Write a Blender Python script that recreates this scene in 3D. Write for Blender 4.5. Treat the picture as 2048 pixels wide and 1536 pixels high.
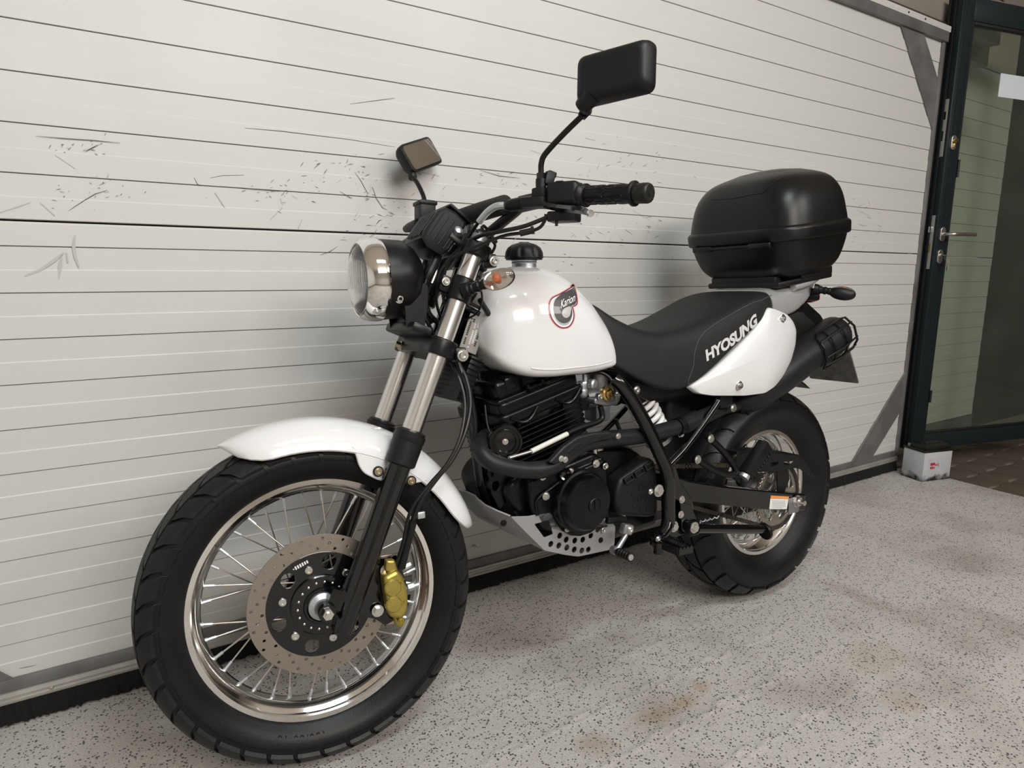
import bpy, bmesh, math, random
from mathutils import Matrix, Vector
from mathutils.bvhtree import BVHTree
R = math.radians
random.seed(7)
for _o in list(bpy.data.objects): bpy.data.objects.remove(_o)
SC = bpy.context.scene
COL = SC.collection

# ------------------------------------------------------------------ camera
FPX = 1420.0
CAM_H = 1.00349
CAM_R = [[0.82565, -0.56391, 0.01755], [0.08327, 0.15257, 0.98478], [0.55800, 0.81162, -0.17293]]  # right, up, forward
_rt, _up, _fw = [Vector(r) for r in CAM_R]
CAM_O = Vector((0, 0, CAM_H))
cd = bpy.data.cameras.new('camera'); cd.sensor_width = 36.0; cd.lens = 36.0 * FPX / 2048.0
cd.clip_start = 0.02
cam = bpy.data.objects.new('camera', cd); COL.objects.link(cam)
cam.matrix_world = Matrix(((_rt.x, _up.x, -_fw.x, 0), (_rt.y, _up.y, -_fw.y, 0), (_rt.z, _up.z, -_fw.z, CAM_H), (0, 0, 0, 1)))
SC.camera = cam

# ------------------------------------------------------------------ light
SC.view_settings.view_transform = 'Standard'
SC.view_settings.look = 'None'
SC.view_settings.gamma = 1.0
SC.view_settings.use_curve_mapping = False
SC.view_settings.exposure = -0.32
world = bpy.data.worlds.new('world'); SC.world = world; world.use_nodes = True
world.node_tree.nodes['Background'].inputs[0].default_value = (0.86, 0.93, 1.0, 1)
world.node_tree.nodes['Background'].inputs[1].default_value = 0.5
def area(name, loc, to, sx, sy, power, color):
    l = bpy.data.lights.new(name, 'AREA'); l.shape = 'RECTANGLE'; l.size = sx; l.size_y = sy; l.energy = power; l.color = color
    o = bpy.data.objects.new(name, l); COL.objects.link(o); o.location = loc
    o.rotation_euler = (Vector(to) - Vector(loc)).to_track_quat('-Z', 'Y').to_euler()
    return o
# ceiling lamps of the garage, all above or behind the picture: one cool lamp over the front of the motorcycle
# (it throws the mirror's shadow and the bluish highlights), warm ones behind and to the right
area('ceiling_lamp_cool_offscreen', (0.70, -0.25, 2.95), (0.80, 0.45, 0), 1.2, 0.30, 52, (0.86, 0.94, 1.0))
area('ceiling_lamp_right_offscreen', (3.2, -2.0, 2.95), (2.9, -0.2, 0.4), 1.6, 0.8, 66, (1.0, 0.97, 0.94))
area('ceiling_lamp_back_offscreen', (0.6, -2.7, 2.95), (0.7, -0.1, 0.5), 2.4, 0.9, 170, (1.0, 0.94, 0.87))

# ------------------------------------------------------------------ pixel helpers (2048 x 1536 photo pixels -> directions)
BIKE_O = Vector((1.793757, 1.296259, 0.0035))
BX, BY, BZ = Vector((0.999981, -0.006141, 0.0)), Vector((0.006133, 0.998627, -0.052016)), Vector((0.000319, 0.052015, 0.998646))
BIKE_M = Matrix(((BX.x, BY.x, BZ.x, BIKE_O.x), (BX.y, BY.y, BZ.y, BIKE_O.y), (BX.z, BY.z, BZ.z, BIKE_O.z), (0, 0, 0, 1)))
def ray(px, py):
    return _rt * ((px - 1024) / FPX) + _up * ((768 - py) / FPX) + _fw
def tob(v): return Vector((BX.dot(v), BY.dot(v), BZ.dot(v)))
CAM_B = tob(CAM_O - BIKE_O)
def P(px, py, y):                      # point of the motorcycle frame seen at a pixel, at lateral offset y
    d = tob(ray(px, py)); return CAM_B + d * ((y - CAM_B.y) / d.y)
def PW(px, py, z=None, y=None):        # world point on the floor plane or a wall plane
    d = ray(px, py); t = (z - CAM_H) / d.z if z is not None else y / d.y
    return CAM_O + d * t
# steering: the fork, wheel and bars turn about the steering axis
FA = Vector((-1.35688, 0.0, 0.32527)); RAKE = R(23.5); STEER = 0.12566
ST_A = Vector((math.sin(RAKE), 0, math.cos(RAKE))); ST_P = FA + Vector((math.cos(RAKE), 0, -math.sin(RAKE))) * 0.08
MS = Matrix.Translation(ST_P) @ Matrix.Rotation(-STEER, 4, ST_A) @ Matrix.Translation(-ST_P)
MSI = MS.inverted()
CAM_S = MSI @ CAM_B
def PS(px, py, y):                     # same, in the unsteered fork frame
    d = MSI.to_3x3() @ tob(ray(px, py)); return CAM_S + d * ((y - CAM_S.y) / d.y)

# ------------------------------------------------------------------ materials
MATS = {}
def mat(name, color, rough=0.5, metal=0.0, coat=0.0, coat_rough=0.05, var=0.0, var_scale=20.0, var_color=None, bump=0.0, bump_scale=200.0, rvar=0.0, trans=0.0, ior=1.45, emit=None, spec=0.5, alpha=1.0):
    m = bpy.data.materials.new(name); m.use_nodes = True; nt = m.node_tree; b = nt.nodes['Principled BSDF']
    c4 = (*color, 1)
    b.inputs['Base Color'].default_value = c4; b.inputs['Roughness'].default_value = rough; b.inputs['Metallic'].default_value = metal
    b.inputs['Coat Weight'].default_value = coat; b.inputs['Coat Roughness'].default_value = coat_rough
    b.inputs['Transmission Weight'].default_value = trans; b.inputs['IOR'].default_value = ior
    b.inputs['Specular IOR Level'].default_value = spec; b.inputs['Alpha'].default_value = alpha
    if emit: b.inputs['Emission Color'].default_value = (*emit[0], 1); b.inputs['Emission Strength'].default_value = emit[1]
    if var or bump or rvar:
        tc = nt.nodes.new('ShaderNodeTexCoord')
    if var or rvar:
        n = nt.nodes.new('ShaderNodeTexNoise'); n.inputs['Scale'].default_value = var_scale; n.inputs['Detail'].default_value = 6
        nt.links.new(tc.outputs['Object'], n.inputs['Vector'])
        ramp = nt.nodes.new('ShaderNodeMapRange'); ramp.inputs[1].default_value = 0.35; ramp.inputs[2].default_value = 0.7
        nt.links.new(n.outputs['Fac'], ramp.inputs[0])
        if var:
            mx = nt.nodes.new('ShaderNodeMix'); mx.data_type = 'RGBA'
            mx.inputs[6].default_value = c4; mx.inputs[7].default_value = (*(var_color or [v * 0.6 for v in color]), 1)
            mm = nt.nodes.new('ShaderNodeMath'); mm.operation = 'MULTIPLY'; mm.inputs[1].default_value = var
            nt.links.new(ramp.outputs[0], mm.inputs[0]); nt.links.new(mm.outputs[0], mx.inputs[0]); nt.links.new(mx.outputs[2], b.inputs['Base Color'])
        if rvar:
            mr = nt.nodes.new('ShaderNodeMapRange'); mr.inputs[3].default_value = rough; mr.inputs[4].default_value = min(1, rough + rvar)
            nt.links.new(ramp.outputs[0], mr.inputs[0]); nt.links.new(mr.outputs[0], b.inputs['Roughness'])
    if bump:
        n2 = nt.nodes.new('ShaderNodeTexNoise'); n2.inputs['Scale'].default_value = bump_scale; n2.inputs['Detail'].default_value = 3
        nt.links.new(tc.outputs['Object'], n2.inputs['Vector'])
        bp = nt.nodes.new('ShaderNodeBump'); bp.inputs['Strength'].default_value = bump; bp.inputs['Distance'].default_value = 0.002
        nt.links.new(n2.outputs['Fac'], bp.inputs['Height']); nt.links.new(bp.outputs[0], b.inputs['Normal'])
    MATS[name] = m
    return m
mat('door_white', (0.575, 0.57, 0.55), 0.42, var=0.25, var_scale=3.0, var_color=(0.53, 0.52, 0.48), bump=0.08, bump_scale=90, rvar=0.15)
mat('door_dark', (0.012, 0.012, 0.012), 0.7)
mat('rail_grey', (0.20, 0.20, 0.20), 0.5, 0.3, var=0.7, var_scale=9, var_color=(0.10, 0.095, 0.09), bump=0.1, bump_scale=60)
mat('alu_strip', (0.52, 0.51, 0.48), 0.38, 0.55, var=0.5, var_scale=12, var_color=(0.3, 0.28, 0.26))
mat('alu_white', (0.72, 0.71, 0.68), 0.4, 0.1)
mat('brush', (0.006, 0.006, 0.006), 0.95, bump=1.0, bump_scale=300)
mat('scuff', (0.07, 0.07, 0.072), 0.7); mat('scuff_soft', (0.46, 0.455, 0.43), 0.7)
mat('anthracite', (0.011, 0.017, 0.020), 0.38, spec=0.35, bump=0.04, bump_scale=500)
mat('gasket', (0.006, 0.006, 0.006), 0.6)
mat('steel', (0.62, 0.60, 0.56), 0.30, 1.0, rvar=0.1, var_scale=40)
mat('plate_steel', (0.60, 0.57, 0.50), 0.42, 0.75)
mat('notice', (0.62, 0.68, 0.72), 0.6)
mat('board', (0.30, 0.27, 0.235), 0.6, var=0.5, var_scale=5, var_color=(0.22, 0.19, 0.16))
mat('wood_ceiling', (0.86, 0.77, 0.68), 0.55, var=0.4, var_scale=6, var_color=(0.80, 0.69, 0.57))
mat('plaster', (0.76, 0.75, 0.73), 0.8, bump=0.15, bump_scale=80)
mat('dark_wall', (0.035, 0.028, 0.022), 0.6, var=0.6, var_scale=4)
mat('paver', (0.105, 0.080, 0.060), 0.75, var=0.8, var_scale=7, var_color=(0.050, 0.038, 0.030), bump=0.5, bump_scale=120)
mat('paver_joint', (0.20, 0.175, 0.14), 0.95, bump=0.6, bump_scale=150)
# motorcycle
mat('white_paint', (0.75, 0.75, 0.755), 0.16, coat=1.0, coat_rough=0.03)
mat('black_gloss', (0.0025, 0.0025, 0.003), 0.16, coat=0.5)
mat('black_satin', (0.0045, 0.0045, 0.005), 0.36, spec=0.4, bump=0.05, bump_scale=300)
mat('black_engine', (0.0025, 0.0025, 0.0028), 0.22, spec=0.36, bump=0.12, bump_scale=220, rvar=0.15, var_scale=25)
mat('black_plastic', (0.0065, 0.0065, 0.007), 0.46, spec=0.4, bump=0.10, bump_scale=600)
mat('case_plastic', (0.0042, 0.0042, 0.0042), 0.34, spec=0.4, bump=0.10, bump_scale=900)
mat('pipe_black', (0.010, 0.010, 0.0115), 0.44, spec=0.35, bump=0.15, bump_scale=350, var=0.5, var_scale=30, var_color=(0.022, 0.021, 0.020))
mat('rubber', (0.005, 0.005, 0.0055), 0.42, spec=0.32, bump=0.15, bump_scale=250, var=0.4, var_scale=18, var_color=(0.012, 0.0115, 0.011))
mat('tread', (0.008, 0.008, 0.0085), 0.40, spec=0.38, bump=0.25, bump_scale=160, var=0.6, var_scale=25, var_color=(0.020, 0.0195, 0.019), rvar=0.2)
mat('hose', (0.005, 0.005, 0.005), 0.40)
mat('seat_vinyl', (0.0085, 0.0083, 0.0082), 0.56, spec=0.4, bump=0.35, bump_scale=900)
mat('seat_vinyl_grain', (0.012, 0.0118, 0.0115), 0.68, bump=0.6, bump_scale=1500)
mat('stitch', (0.05, 0.05, 0.05), 0.7)
mat('chrome', (0.88, 0.87, 0.85), 0.06, 1.0)
mat('rim_chrome', (0.82, 0.81, 0.79), 0.09, 1.0)
mat('fork_tube', (0.86, 0.85, 0.84), 0.24, 1.0)
mat('spoke_steel', (0.62, 0.58, 0.52), 0.28, 1.0)
mat('bolt', (0.70, 0.69, 0.66), 0.28, 1.0)
mat('brass', (0.60, 0.43, 0.18), 0.30, 1.0)
mat('yellow_zinc', (0.58, 0.50, 0.34), 0.32, 0.95)
mat('gold', (0.42, 0.335, 0.085), 0.36, 0.75, bump=0.1, bump_scale=200)
mat('gold_dark', (0.38, 0.29, 0.06), 0.38, 0.7)
mat('zinc_pink', (0.60, 0.42, 0.30), 0.35, 0.9)
mat('disc_steel', (0.36, 0.315, 0.275), 0.38, 0.9, bump=0.03, bump_scale=300)
mat('zinc', (0.55, 0.58, 0.61), 0.40, 0.85)
mat('alu_cast', (0.36, 0.36, 0.37), 0.42, 0.85, var=0.4, var_scale=30)
mat('silver_paint', (0.56, 0.56, 0.55), 0.32, 0.55, coat=0.4)
mat('skid_grey', (0.30, 0.30, 0.305), 0.48, 0.25, bump=0.1, bump_scale=300, var=0.25, var_scale=20)
mat('spring_white', (0.78, 0.78, 0.77), 0.3, coat=0.3)
mat('lens_clear', (0.95, 0.95, 0.95), 0.03, trans=1.0, ior=1.45)
mat('lens_smoke', (0.78, 0.72, 0.64), 0.04, trans=0.92, ior=1.4)
mat('reflector', (0.86, 0.86, 0.86), 0.14, 1.0)
mat('amber', (0.85, 0.16, 0.01), 0.25)
mat('mirror_glass', (0.95, 0.93, 0.90), 0.02, 1.0)
mat('red_lens', (0.40, 0.008, 0.012), 0.15, coat=0.5)
mat('letter_silver', (0.66, 0.66, 0.65), 0.4, 0.2)
mat('emb_orange', (0.72, 0.24, 0.10), 0.3, coat=0.5); mat('emb_purple', (0.13, 0.01, 0.13), 0.3, coat=0.5); mat('emb_white', (0.82, 0.80, 0.80), 0.3, coat=0.5)
mat('emb_silver', (0.50, 0.49, 0.47), 0.3, 0.3, coat=0.5); mat('emb_grey', (0.075, 0.072, 0.072), 0.35, 0.2, coat=0.5); mat('emb_black', (0.006, 0.006, 0.006), 0.3)
mat('label_white', (0.74, 0.74, 0.72), 0.5); mat('label_orange', (0.80, 0.28, 0.05), 0.5); mat('print_grey', (0.35, 0.35, 0.35), 0.6); mat('print_black', (0.02, 0.02, 0.02), 0.6)
mat('chain', (0.14, 0.125, 0.105), 0.42, 0.9, var=0.6, var_scale=80)
mat('sprocket', (0.44, 0.41, 0.36), 0.38, 0.9, var=0.5, var_scale=40)
mat('plate_alu', (0.24, 0.235, 0.225), 0.5, 0.4, var=0.6, var_scale=30, var_color=(0.05, 0.05, 0.05))
mat('bar_worn', (0.035, 0.033, 0.030), 0.45, 0.5, var=0.7, var_scale=120, var_color=(0.006, 0.006, 0.006))
mat('cap_blue', (0.03, 0.035, 0.12), 0.4)
mat('clear_hose', (0.70, 0.69, 0.63), 0.3)
# battery
mat('battery_lid', (0.008, 0.0075, 0.006), 0.4, var=0.3, var_scale=30, var_color=(0.05, 0.045, 0.03)); mat('battery_red', (0.50, 0.02, 0.04), 0.5); mat('terminal', (0.45, 0.43, 0.38), 0.4, 0.9)

def glass_mat():
    m = bpy.data.materials.new('pane_glass'); m.use_nodes = True; nt = m.node_tree; nt.nodes.clear()
    out = nt.nodes.new('ShaderNodeOutputMaterial'); tr = nt.nodes.new('ShaderNodeBsdfTransparent'); gl = nt.nodes.new('ShaderNodeBsdfGlossy'); df = nt.nodes.new('ShaderNodeBsdfDiffuse')
    tr.inputs[0].default_value = (0.86, 0.90, 0.84, 1); gl.inputs['Roughness'].default_value = 0.02
    df.inputs[0].default_value = (0.30, 0.33, 0.30, 1)
    fr0 = nt.nodes.new('ShaderNodeFresnel'); fr0.inputs[0].default_value = 1.5; ge = nt.nodes.new('ShaderNodeNewGeometry'); fr = nt.nodes.new('ShaderNodeMath'); fr.operation = 'SUBTRACT'; fr.use_clamp = True; nt.links.new(fr0.outputs[0], fr.inputs[0]); nt.links.new(ge.outputs['Backfacing'], fr.inputs[1])
    m1 = nt.nodes.new('ShaderNodeMixShader'); m2 = nt.nodes.new('ShaderNodeMixShader')
    n = nt.nodes.new('ShaderNodeTexNoise'); n.inputs['Scale'].default_value = 4; tc = nt.nodes.new('ShaderNodeTexCoord'); nt.links.new(tc.outputs['Object'], n.inputs['Vector'])
    mr = nt.nodes.new('ShaderNodeMapRange'); mr.inputs[3].default_value = 0.02; mr.inputs[4].default_value = 0.10; nt.links.new(n.outputs['Fac'], mr.inputs[0])
    nt.links.new(mr.outputs[0], m1.inputs[0]); nt.links.new(tr.outputs[0], m1.inputs[1]); nt.links.new(df.outputs[0], m1.inputs[2])
    nt.links.new(fr.outputs[0], m2.inputs[0]); nt.links.new(m1.outputs[0], m2.inputs[1]); nt.links.new(gl.outputs[0], m2.inputs[2])
    nt.links.new(m2.outputs[0], out.inputs[0]); MATS['pane_glass'] = m
glass_mat()

def carpet_mat():
    m = bpy.data.materials.new('carpet'); m.use_nodes = True; nt = m.node_tree; b = nt.nodes['Principled BSDF']; L = nt.links.new
    tc = nt.nodes.new('ShaderNodeTexCoord')
    def noise(scale, detail=4, vec=None):
        n = nt.nodes.new('ShaderNodeTexNoise'); n.inputs['Scale'].default_value = scale; n.inputs['Detail'].default_value = detail; L(vec or tc.outputs['Object'], n.inputs['Vector']); return n.outputs['Fac']
    def rng(s, a, bb, c=0.0, d=1.0):
        r = nt.nodes.new('ShaderNodeMapRange'); r.inputs[1].default_value = a; r.inputs[2].default_value = bb; r.inputs[3].default_value = c; r.inputs[4].default_value = d; L(s, r.inputs[0]); return r.outputs[0]
    def mix(f, c1, c2):
        x = nt.nodes.new('ShaderNodeMix'); x.data_type = 'RGBA'
        if isinstance(f, float): x.inputs[0].default_value = f
        else: L(f, x.inputs[0])
        for i, c in ((6, c1), (7, c2)):
            if isinstance(c, tuple): x.inputs[i].default_value = (*c, 1)
            else: L(c, x.inputs[i])
        return x.outputs[2]
    def math_(op, a, bb):
        x = nt.nodes.new('ShaderNodeMath'); x.operation = op
        for i, c in ((0, a), (1, bb)):
            if isinstance(c, float): x.inputs[i].default_value = c
            else: L(c, x.inputs[i])
        return x.outputs[0]
    base = mix(rng(noise(260, 3), 0.35, 0.65), (0.29, 0.274, 0.255), (0.52, 0.498, 0.47))
    base = mix(rng(noise(900, 2), 0.3, 0.7), base, (0.46, 0.44, 0.415))
    # worn, dirty patches
    dirt = math_('MULTIPLY', rng(noise(3.2, 6), 0.48, 0.72), 0.5)
    base = mix(dirt, base, (0.17, 0.145, 0.115))
    # oil coloured stains, each with a place of its own
    sep = nt.nodes.new('ShaderNodeSeparateXYZ'); L(tc.outputs['Object'], sep.inputs[0])
    wob = noise(18, 4)
    for (x, y, rx, ry, a, col) in [(1.19, 1.00, 0.045, 0.03, 0.55, (0.30, 0.16, 0.05)), (1.10, 1.0, 0.07, 0.035, 0.45, (0.24, 0.14, 0.06)), (1.27, 1.02, 0.03, 0.03, 0.4, (0.30, 0.17, 0.06)), (0.92, 1.0, 0.06, 0.05, 0.4, (0.2, 0.13, 0.07)),
                                   (1.62, 0.72, 0.06, 0.05, 0.35, (0.26, 0.15, 0.07)), (1.75, 0.86, 0.12, 0.08, 0.3, (0.26, 0.17, 0.08)), (2.05, 1.05, 0.05, 0.22, 0.35, (0.17, 0.13, 0.09))]:
        dx = math_('DIVIDE', math_('SUBTRACT', sep.outputs[0], x), rx); dy = math_('DIVIDE', math_('SUBTRACT', sep.outputs[1], y), ry)
        d = math_('ADD', math_('MULTIPLY', dx, dx), math_('MULTIPLY', dy, dy))
        d = math_('ADD', d, math_('MULTIPLY', wob, 1.6))
        base = mix(math_('MULTIPLY', rng(d, 1.7, 0.7), a), base, col)
    # dark flecks of the fibre mix
    v = nt.nodes.new('ShaderNodeTexVoronoi'); v.inputs['Scale'].default_value = 135; L(tc.outputs['Object'], v.inputs['Vector'])
    sel = noise(55, 2)
    thr = rng(sel, 0.34, 0.62, 0.15, 0.36)
    f = math_('LESS_THAN', v.outputs['Distance'], thr)
    base = mix(math_('MULTIPLY', f, 0.88), base, (0.035, 0.030, 0.028))
    L(base, b.inputs['Base Color']); b.inputs['Roughness'].default_value = 0.95; b.inputs['Specular IOR Level'].default_value = 0.15
    b.inputs['Sheen Weight'].default_value = 0.15
    bp = nt.nodes.new('ShaderNodeBump'); bp.inputs['Strength'].default_value = 0.55; bp.inputs['Distance'].default_value = 0.003
    L(noise(330, 4), bp.inputs['Height']); L(bp.outputs[0], b.inputs['Normal'])
    MATS['carpet'] = m
carpet_mat()

def battery_mat():
    m = mat('battery_case', (0.50, 0.51, 0.53), 0.45, var=0.35, var_scale=25, var_color=(0.36, 0.37, 0.40))
    nt = m.node_tree; b = nt.nodes['Principled BSDF']; L = nt.links.new
    src = b.inputs['Base Color'].links[0].from_socket
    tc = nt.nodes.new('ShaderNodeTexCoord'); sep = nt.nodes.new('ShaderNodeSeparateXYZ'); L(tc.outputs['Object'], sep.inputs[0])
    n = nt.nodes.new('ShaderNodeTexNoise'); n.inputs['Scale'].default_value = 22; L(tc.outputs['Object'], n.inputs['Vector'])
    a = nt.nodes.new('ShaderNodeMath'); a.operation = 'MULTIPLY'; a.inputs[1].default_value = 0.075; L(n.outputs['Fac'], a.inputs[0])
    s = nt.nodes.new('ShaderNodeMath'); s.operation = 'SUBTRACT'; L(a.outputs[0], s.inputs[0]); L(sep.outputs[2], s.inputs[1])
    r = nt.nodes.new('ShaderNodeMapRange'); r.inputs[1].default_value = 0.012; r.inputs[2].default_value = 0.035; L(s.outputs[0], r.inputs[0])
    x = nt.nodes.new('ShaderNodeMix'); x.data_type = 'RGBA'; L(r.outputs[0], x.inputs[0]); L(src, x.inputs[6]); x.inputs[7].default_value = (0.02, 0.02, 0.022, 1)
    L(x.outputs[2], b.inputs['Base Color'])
battery_mat()

# ------------------------------------------------------------------ mesh helpers: every shape is (verts, faces)
def V(*a): return Vector(a if len(a) > 1 else a[0])
def join(*gs):
    v, f = [], []
    for g in gs:
        n = len(v); v += list(g[0]); f += [tuple(i + n for i in q) for q in g[1]]
    return v, f
def xform(g, M): return [M @ Vector(v) for v in g[0]], g[1]
def frame_of(d):
    d = Vector(d).normalized(); a = Vector((0, 0, 1)) if abs(d.z) < 0.9 else Vector((1, 0, 0))
    u = d.cross(a).normalized(); return d, u, d.cross(u)
def tube(path, r, n=10, caps=True):
    path = [Vector(p) for p in path]; k = len(path); rs = r if isinstance(r, (list, tuple)) else [r] * k
    v, f = [], []; u = None
    for i, p in enumerate(path):
        t = (path[min(i + 1, k - 1)] - path[max(i - 1, 0)]).normalized()
        if u is None: _, u, w = frame_of(t)
        else:
            u = (u - t * u.dot(t)).normalized()
        w = t.cross(u)
        for j in range(n):
            a = 2 * math.pi * j / n; v.append(p + (u * math.cos(a) + w * math.sin(a)) * rs[i])
    for i in range(k - 1):
        for j in range(n):
            j2 = (j + 1) % n; f.append((i * n + j, i * n + j2, (i + 1) * n + j2, (i + 1) * n + j))
    if caps: f.append(tuple(range(n))[::-1]); f.append(tuple(range((k - 1) * n, k * n)))
    return v, f
def smooth_path(pts, sub=6):
    pts = [Vector(p) for p in pts]; out = []
    for i in range(len(pts) - 1):
        p0, p1, p2, p3 = pts[max(i - 1, 0)], pts[i], pts[i + 1], pts[min(i + 2, len(pts) - 1)]
        for s in range(sub):
            t = s / sub; t2, t3 = t * t, t * t * t
            out.append(0.5 * ((2 * p1) + (p2 - p0) * t + (2 * p0 - 5 * p1 + 4 * p2 - p3) * t2 + (3 * p1 - p0 - 3 * p2 + p3) * t3))
    out.append(pts[-1]); return out
def cyl(p0, p1, r0, r1=None, n=16): return tube([p0, p1], [r0, r0 if r1 is None else r1], n)
def lathe(prof, o=(0, 0, 0), d=(0, 1, 0), n=48, closed=False, a0=0.0):
    o = Vector(o); d, u, w = frame_of(d); v, f = [], []; k = len(prof)
    for (r, h) in prof:
        for j in range(n):
            a = a0 + 2 * math.pi * j / n; v.append(o + d * h + (u * math.cos(a) + w * math.sin(a)) * r)
    for i in range(k if closed else k - 1):
        i2 = (i + 1) % k
        for j in range(n):
            j2 = (j + 1) % n; f.append((i * n + j, i2 * n + j, i2 * n + j2, i * n + j2))
    if not closed:
        if prof[0][0] > 1e-6: f.append(tuple(range(n)))
        if prof[-1][0] > 1e-6: f.append(tuple(range((k - 1) * n, k * n))[::-1])
    return v, f
def box(c, s, M=None, bev=0.0, seg=2):
    bm = bmesh.new(); bmesh.ops.create_cube(bm, size=1.0)
    for q in bm.verts: q.co = Vector((q.co.x * s[0], q.co.y * s[1], q.co.z * s[2]))
    if bev: bmesh.ops.bevel(bm, geom=list(bm.edges), offset=bev, segments=seg, profile=0.5, affect='EDGES')
    c = Vector(c); v = [((M @ q.co) if M else q.co) + c for q in bm.verts]; v = [Vector(q) for q in v]
    bm.verts.index_update(); f = [tuple(q.index for q in p.verts) for p in bm.faces]; bm.free(); return v, f
def loft(secs, caps=True):
    n = len(secs[0]); v = [Vector(p) for s in secs for p in s]; f = []
    for i in range(len(secs) - 1):
        for j in range(n):
            j2 = (j + 1) % n; f.append((i * n + j, i * n + j2, (i + 1) * n + j2, (i + 1) * n + j))
    if caps: f.append(tuple(range(n))[::-1]); f.append(tuple(range((len(secs) - 1) * n, len(secs) * n)))
    return v, f
def plate(loops, thick, o, ex, ey, bev=0.0, res=2):
    """flat plate from 2D loops (first outer, others holes) through a filled 2D curve; thickness runs along ex x ey, centred on o"""
    cu = bpy.data.curves.new('tmp', 'CURVE'); cu.dimensions = '2D'; cu.fill_mode = 'BOTH'
    cu.extrude = max(thick / 2 - bev, 0); cu.bevel_depth = bev; cu.bevel_resolution = res; cu.offset = -bev
    for lp in loops:
        s = cu.splines.new('POLY'); s.points.add(len(lp) - 1); s.use_cyclic_u = True
        for i, p in enumerate(lp): s.points[i].co = (p[0], p[1], 0, 1)
    ob = bpy.data.objects.new('tmp', cu); me = bpy.data.meshes.new_from_object(ob)
    o, ex, ey = Vector(o), Vector(ex), Vector(ey); ez = ex.cross(ey)
    v = [o + ex * q.co.x + ey * q.co.y + ez * q.co.z for q in me.vertices]; f = [tuple(p.vertices) for p in me.polygons]
    bpy.data.objects.remove(ob); bpy.data.curves.remove(cu); bpy.data.meshes.remove(me); return v, f
def text2d(s, size=1.0, bold=0.0, spacing=1.0, shear=0.0, ext=0.0):
    cu = bpy.data.curves.new('tmp', 'FONT'); cu.body = s; cu.size = size; cu.space_character = spacing; cu.shear = shear; cu.offset = bold; cu.extrude = ext; cu.align_x = 'LEFT'; cu.resolution_u = 3
    ob = bpy.data.objects.new('tmp', cu); me = bpy.data.meshes.new_from_object(ob)
    v = [q.co.copy() for q in me.vertices]; f = [tuple(p.vertices) for p in me.polygons]
    bpy.data.objects.remove(ob); bpy.data.curves.remove(cu); bpy.data.meshes.remove(me); return v, f
def circ(cx, cy, r, n=16): return [(cx + r * math.cos(2 * math.pi * i / n), cy + r * math.sin(2 * math.pi * i / n)) for i in range(n)]
def round_poly(pts, rad, seg=4):
    """round the corners of a 2D polygon; rad may be a list"""
    out = []; n = len(pts)
    for i in range(n):
        p0, p, p1 = Vector(pts[i - 1]).to_2d(), Vector(pts[i]).to_2d(), Vector(pts[(i + 1) % n]).to_2d()
        r = rad[i] if isinstance(rad, (list, tuple)) else rad
        a, b = (p0 - p), (p1 - p); r = min(r, a.length * 0.45, b.length * 0.45)
        if r < 1e-5: out.append((p.x, p.y)); continue
        a.normalize(); b.normalize(); s, e = p + a * r, p + b * r
        for k in range(seg + 1):
            t = k / seg; q = s * (1 - t) ** 2 + p * 2 * t * (1 - t) + e * t * t; out.append((q.x, q.y))
    return out
def mesh_of(name, g, m, smooth=35.0):
    me = bpy.data.meshes.new(name); me.from_pydata([tuple(v) for v in g[0]], [], [list(q) for q in g[1]]); me.validate()
    bm = bmesh.new(); bm.from_mesh(me); bmesh.ops.recalc_face_normals(bm, faces=list(bm.faces)); bm.to_mesh(me); bm.free()
    if smooth:
        me.polygons.foreach_set('use_smooth', [True] * len(me.polygons)); me.set_sharp_from_angle(angle=R(smooth))
    me.materials.append(MATS[m]); me.update(); return me
def obj(name, g, m, parent=None, M=None, smooth=35.0, label=None, cat=None, kind=None, group=None):
    if isinstance(g, list): g = join(*g)
    if M is not None: g = xform(g, M)
    o = bpy.data.objects.new(name, mesh_of(name, g, m, smooth)); COL.objects.link(o)
    if parent is not None: o.parent = parent
    if label: o['label'] = label
    if cat: o['category'] = cat
    if kind: o['kind'] = kind
    if group: o['group'] = group
    return o
def inst(name, me, M, parent):
    o = bpy.data.objects.new(name, me); COL.objects.link(o); o.parent = parent; o.matrix_local = M; return o
def empty(name, M=None, label=None, cat=None, kind=None):
    o = bpy.data.objects.new(name, None); COL.objects.link(o); o.empty_display_size = 0.1
    if M is not None: o.matrix_world = M
    if label: o['label'] = label
    if cat: o['category'] = cat
    if kind: o['kind'] = kind
    return o
def cap_bolt(p, d, r=0.006, h=0.006, hexa=False, flange=True):
    """bolt head at p pointing along d"""
    p, d = Vector(p), Vector(d).normalized()
    gs = []
    if flange: gs.append(cyl(p, p + d * h * 0.3, r * 1.45, n=14))
    if hexa: gs.append(cyl(p, p + d * h, r, n=6))
    else: gs.append(lathe([(r, 0), (r, h * 0.85), (r * 0.9, h), (r * 0.55, h), (r * 0.5, h * 0.5), (0, h * 0.5)], p, d, 14))
    return join(*gs)

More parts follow.
